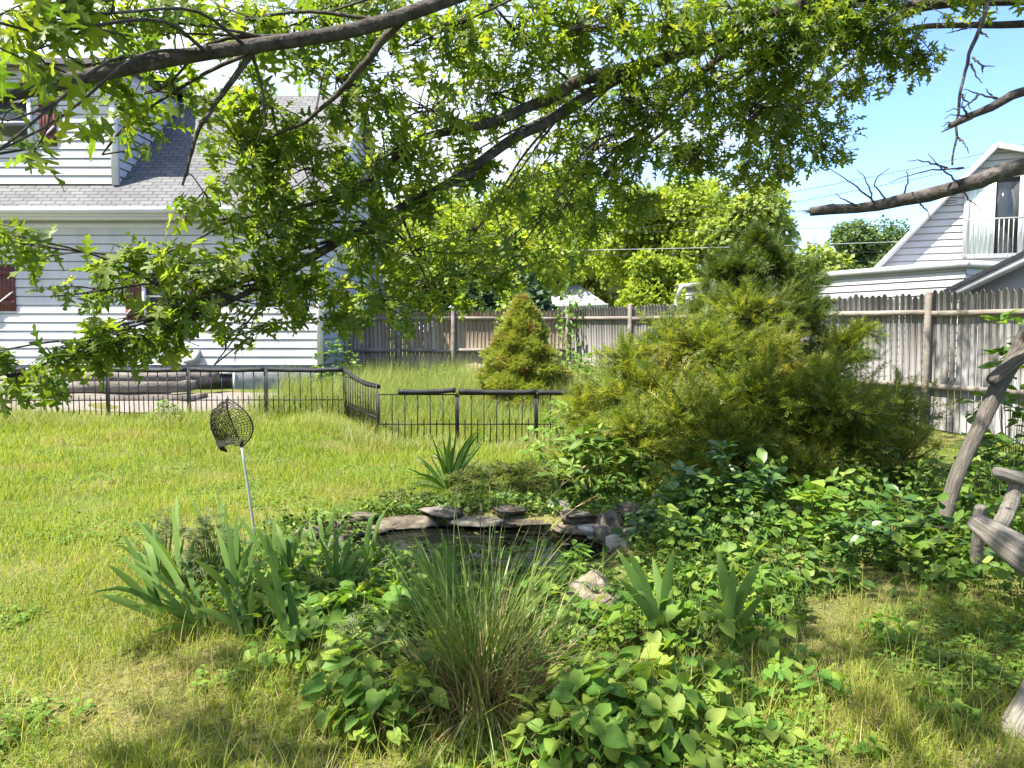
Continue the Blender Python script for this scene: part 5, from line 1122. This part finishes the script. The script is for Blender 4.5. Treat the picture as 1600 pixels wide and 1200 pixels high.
# leaf masses: photo x, y, depth, half width, half height, leaves, limb
BL = [(40, 60, 2.0, 95, 95, 34, 'A'), (150, 25, 2.3, 95, 60, 40, 'A'), (120, 30, 2.9, 120, 40, 40, 'A'), (25, 215, 2.1, 40, 60, 10, 'A'), (95, 190, 2.4, 50, 60, 14, 'A'), (235, 50, 3.0, 100, 65, 85, 'A'), (335, 40, 3.4, 110, 60, 100, 'A'), (130, 105, 2.9, 90, 60, 60, 'A'), (255, 150, 3.3, 100, 55, 75, 'A'), (190, 195, 3.4, 60, 35, 34, 'A'),
 (450, 40, 3.9, 110, 70, 130, 'A'), (565, 15, 4.1, 110, 60, 130, 'A'), (680, 55, 4.4, 110, 80, 170, 'A'), (800, 45, 4.8, 110, 80, 180, 'B'), (920, 45, 5.1, 110, 70, 180, 'B'), (1040, 35, 5.5, 110, 70, 170, 'B'), (1150, 35, 6, 100, 65, 170, 'B'), (1250, 50, 6.2, 95, 75, 190, 'D'), (1345, 60, 6.6, 90, 75, 190, 'F'), (1425, 90, 6.7, 55, 48, 100, 'F'), (1330, 15, 6.4, 110, 50, 130, 'D'), (1530, -8, 5.2, 110, 22, 60, 'F'),
 (420, 160, 3.8, 100, 75, 160, 'I'), (545, 150, 4.2, 110, 80, 170, 'I'), (655, 165, 4.7, 110, 80, 180, 'G'), (765, 145, 5, 110, 80, 180, 'G'), (390, 260, 3.8, 85, 75, 160, 'J'), (480, 265, 4.1, 100, 80, 180, 'G'), (600, 250, 4.5, 110, 80, 190, 'G'), (725, 245, 5.0, 90, 55, 120, 'B'), (660, 300, 4.7, 80, 45, 110, 'H'), (790, 300, 5.3, 70, 45, 80, 'B'), (335, 325, 3.7, 45, 50, 70, 'J'), (430, 355, 4, 100, 65, 170, 'G'), (560, 300, 4.4, 55, 60, 90, 'G'), (560, 370, 4.4, 105, 75, 200, 'H'), (655, 400, 4.8, 95, 80, 120, 'H'), (600, 465, 4.7, 80, 50, 110, 'H'), (680, 465, 5, 60, 45, 60, 'H'), (755, 350, 5.3, 100, 80, 120, 'B'), (720, 440, 5.2, 60, 40, 70, 'C'), (805, 405, 5.5, 90, 50, 110, 'C'), (870, 335, 5.7, 80, 60, 95, 'C'), (850, 255, 5.6, 90, 70, 110, 'B'), (945, 225, 5.9, 100, 80, 180, 'C'), (1005, 150, 5.9, 110, 70, 180, 'C'), (1100, 130, 6.3, 105, 80, 190, 'D'), (1185, 175, 6.6, 95, 80, 190, 'E'), (1090, 232, 6.6, 95, 45, 150, 'E'), (980, 300, 6.2, 65, 50, 100, 'D'), (925, 352, 6.1, 42, 45, 65, 'D'), (1250, 165, 7, 75, 70, 170, 'E'), (1285, 225, 7.2, 42, 45, 70, 'F'), (1220, 255, 7.2, 50, 40, 80, 'F'), (1310, 130, 7.2, 50, 55, 90, 'F'), (880, 150, 5.5, 100, 70, 160, 'B'), (1205, 100, 6.5, 100, 70, 190, 'E'), (1165, 268, 7.0, 60, 40, 80, 'E'),
 (260, 405, 3.75, 90, 42, 100, 'B'), (335, 425, 3.85, 80, 50, 120, 'B'), (170, 425, 3.7, 45, 32, 40, 'B'), (55, 385, 3.5, 65, 28, 50, 'B'), (15, 365, 3.4, 40, 25, 25, 'B'), (130, 460, 3.6, 50, 30, 40, 'B'), (410, 440, 4, 85, 55, 130, 'B'), (490, 460, 4.3, 70, 50, 110, 'H'), (300, 485, 3.8, 80, 42, 110, 'B'), (205, 520, 3.65, 85, 40, 100, 'B'), (120, 560, 3.5, 75, 40, 85, 'B'), (35, 590, 3.4, 70, 45, 80, 'B'), (260, 540, 3.75, 50, 25, 40, 'B'), (385, 505, 4.05, 60, 35, 60, 'B'), (520, 490, 4.5, 60, 40, 80, 'H'), (-60, 560, 3.3, 60, 60, 60, 'B')]
OFF = []      # crown beyond the frame (x, y, z, radius, leaves, limb): shades the foreground
for (x, y, z, r, n_, l_) in [(-4.4, 1.0, 4.5, .6, 200, 'L'), (-3.4, 1.4, 4.7, .55, 190, 'L'), (-2.6, 1.7, 4.9, .6, 220, 'L'), (-3.0, .7, 4.5, .6, 200, 'L'), (-1.9, 1.2, 4.9, .6, 200, 'L'), (-1.4, 2.1, 5.0, .55, 190, 'L'), (-.5, 2.0, 5.1, .5, 160, 'L'), (-2.3, .4, 4.6, .6, 190, 'L'), (-.9, .9, 4.7, .6, 180, 'N'), (.1, 1.4, 4.7, .5, 150, 'N'), (.7, 2.4, 5.1, .5, 150, 'L'), (1.2, 1.6, 4.6, .55, 170, 'N'), (1.9, 2.3, 4.7, .6, 190, 'N'), (2.6, 3.1, 5.0, .6, 190, 'L'), (1.9, 3.4, 5.2, .55, 170, 'L'), (.9, 3.5, 5.3, .5, 120, 'L'), (3.3, 2.6, 4.6, .6, 180, 'N'), (3.2, 4.2, 5.2, .6, 180, 'M'), (2.2, 5.0, 5.4, .6, 160, 'M'), (3.4, 5.6, 5.4, .7, 220, 'M'), (4.4, 6.2, 5.4, .7, 220, 'M'), (2.4, 6.9, 5.5, .7, 220, 'M'), (3.2, 7.4, 5.6, .6, 160, 'M'), (1.4, 7.4, 5.5, .6, 160, 'M'), (5.0, 5.0, 5.2, .7, 180, 'M'), (.2, .3, 4.5, .6, 170, 'N'), (-1.0, -.3, 4.5, .6, 170, 'N'), (4.2, 10, 5.7, .8, 220, 'M'), (5.2, 9, 5.7, .8, 220, 'M'), (3.4, 9.2, 5.8, .6, 160, 'M'), (5.6, 7.4, 5.4, .7, 200, 'M'), (4.4, 4.4, 5.2, .6, 170, 'M'), (-2.7, 4.7, 4.9, .42, 150, 'L'), (-2.0, 4.9, 5.0, .36, 110, 'L'), (0, 2.6, 5.0, .5, 180, 'L'), (-.3, 3.1, 5.2, .45, 120, 'L'), (.4, 1.9, 4.8, .45, 140, 'N'), (-.6, 1.5, 4.7, .45, 140, 'N'), (-1.6, -.2, 4.5, .6, 170, 'N'), (-3.9, .2, 4.3, .6, 190, 'L'), (-3.4, 2.2, 4.7, .45, 110, 'L'), (1.5, .9, 4.5, .5, 150, 'N'), (2.6, 1.6, 4.5, .55, 160, 'N'), (.9, 4.6, 5.4, .55, 150, 'M'), (1.7, 4.2, 5.4, .5, 130, 'M'), (2.6, 6.0, 5.5, .6, 150, 'M')]:
    OFF.append((np.array([x, y, z]), np.array([r * 1.2, r, r * .55]), n_, l_))
blobs = [(W(px, py, d), np.array([rx * d / F, .16 + .05 * d, ry * d / F]), n_, l_) for px, py, d, rx, ry, n_, l_ in BL] + OFF
tw = {k_: MB() for k_ in LIMBS}; lf_ = {k_: MB() for k_ in LIMBS}
for c, r, n_, l_ in blobs:
    Q = LP[l_]; i = int(np.argmin(np.linalg.norm(Q - c, axis=1))); i = max(0, i - 4); s0 = Q[i]
    dl = np.linalg.norm(c - s0); mid = (s0 + c) / 2 + rng.normal(0, .07, 3) * dl * 1.3 + np.array([0, 0, .12 * dl])
    Bp = smooth_path([s0, mid, c, c + (c - s0) * .25 + rng.normal(0, .05, 3)], 12); rb = min(LR[l_][i] * .55, .0075 if c[1] < 3.3 else .011)
    tube(tw[l_], Bp, np.linspace(rb, .003, 12), 5, cap=False)
    n_ = int(n_ * (1.35 if c[2] > 4 and r[2] > .2 and l_ in 'LMN' else 2.0 if c[0] > .45 else 1.0 if c[1] < 3.2 else 1.25 if c[2] > 3.0 else .92)); ns = max(2, n_ // 7)
    u = rdir(ns); tips = c + u * r * (rng.random((ns, 1)) ** .38)
    st = Bp[rng.integers(7, 12, ns)]
    for a_, b_ in zip(st, tips):
        m1 = (a_ + b_) / 2 + rng.normal(0, .025, 3); tube(tw[l_], [a_, m1, b_], [.0045, .003, .0015], 4, cap=False)
    ax = nrm(tips - st)
    kk = 7
    t = np.tile(np.linspace(.55, 1.02, kk), (ns, 1)) + rng.normal(0, .04, (ns, kk))
    P = st[:, None] + (tips - st)[:, None] * t[..., None]; P = P.reshape(-1, 3); m_ = len(P)
    D = np.repeat(ax, kk, 0) * .45 + rdir(m_) * .95 + np.array([0, 0, -.35]); N = np.array([0, 0, .8]) + rng.normal(0, .55, (m_, 3)) + SUN * .2
    tone = np.clip(rng.normal(.5, .26, m_), 0, 1); sz = rng.uniform(.065, .16, m_); pick = rng.integers(0, 3, m_)
    for q_, tp_ in enumerate((OAK, OAK2, OAK3)): h_ = pick == q_; scatter(lf_[l_], tp_, P[h_], D[h_], N[h_], sz[h_], tone[h_], width=rng.uniform(.75, 1.15, h_.sum()))
for k_ in LIMBS:
    mb = MB(); tube(mb, LP[k_], LR[k_], 10); br = build(mb, 'branch', M['bark'], oak, smooth=True)
    if lf_[k_].n: build(lf_[k_], 'foliage', M['oak'], br)
    if tw[k_].n: build(tw[k_], 'twigs', M['bark'], br)
# dead limbs at the right
def dead(P, ra, rb, jag, twigs):
    Q = smooth_path(P, 30); rr_ = np.linspace(ra, rb, 30) * (1 + rng.normal(0, .05, 30)); Q[1:-1] += rng.normal(0, .006, (28, 3)); mb = MB(); tube(mb, Q, rr_, 10)
    if jag:
        for _ in range(5): b = Q[-1] + rng.normal(0, rb * .4, 3); tube(mb, [b - (Q[-1] - Q[-2]), b + nrm(Q[-1] - Q[-3]) * rng.uniform(.02, .06)], [rb * .5, .002], 5)
    for tp in twigs:
        pts = smooth_path(pix(*tp), 12, .003); tube(mb, pts, np.linspace(.008, .002, 12), 5)
    build(mb, 'dead_branch', M['deadbark'], oak)
dead(np.array([top(2.9), *pix((1720, 215, 5.0), (1600, 262, 5.0), (1540, 280, 5.1), (1490, 290, 5.15), (1440, 308, 5.2), (1390, 322, 5.3), (1330, 325, 5.35), (1266, 331, 5.4))]), .11, .03, True,
     [[(1505, 262, 5.1), (1470, 264, 5.0), (1430, 270, 4.9), (1388, 286, 4.85)], [(1480, 262, 5.1), (1440, 250, 5.0), (1418, 251, 4.9)], [(1500, 288, 5.1), (1470, 262, 5.0), (1450, 240, 4.9)], [(1390, 318, 5.3), (1362, 285, 5.2), (1390, 262, 5.1)], [(1370, 320, 5.3), (1330, 285, 5.1), (1290, 260, 5.0)], [(1410, 312, 5.3), (1420, 280, 5.2), (1418, 265, 5.1)], [(1340, 322, 5.3), (1318, 312, 5.3), (1305, 302, 5.3)], [(1430, 312, 5.2), (1450, 330, 5.2), (1455, 345, 5.2)], [(1500, 290, 5.1), (1512, 310, 5.1), (1535, 330, 5.1)], [(1365, 320, 5.3), (1358, 290, 5.3), (1340, 264, 5.3)]])
dead(np.array([top(3.3), *pix((1750, 75, 4.6), (1600, 140, 4.6), (1560, 160, 4.6), (1530, 180, 4.6), (1484, 197, 4.6))]), .09, .02, True,
     [[(1560, 155, 4.6), (1530, 147, 4.55), (1505, 140, 4.5)], [(1530, 147, 4.55), (1510, 165, 4.5), (1478, 175, 4.5)], [(1520, 182, 4.6), (1490, 178, 4.5), (1475, 186, 4.5)], [(1515, 180, 4.6), (1500, 165, 4.5), (1510, 145, 4.5)], [(1555, 155, 4.6), (1545, 145, 4.6), (1540, 138, 4.6)], [(1500, 190, 4.6), (1480, 192, 4.6), (1472, 198, 4.6)]])
dead(np.array([*pix((1575, -120, 4.8), (1543, 10, 4.75), (1525, 60, 4.75), (1508, 115, 4.75), (1499, 150, 4.75), (1496, 200, 4.75), (1488, 258, 4.75))]), .017, .006, False,
     [[(1532, 33, 4.75), (1500, 48, 4.7), (1478, 52, 4.6)], [(1532, 50, 4.75), (1545, 59, 4.7)], [(1520, 90, 4.75), (1535, 103, 4.7), (1555, 103, 4.7)], [(1517, 100, 4.75), (1525, 120, 4.7), (1536, 130, 4.7)], [(1500, 145, 4.75), (1510, 160, 4.7), (1518, 172, 4.7)], [(1497, 215, 4.75), (1508, 225, 4.7), (1514, 240, 4.7)], [(1535, 103, 4.7), (1535, 115, 4.7)]])
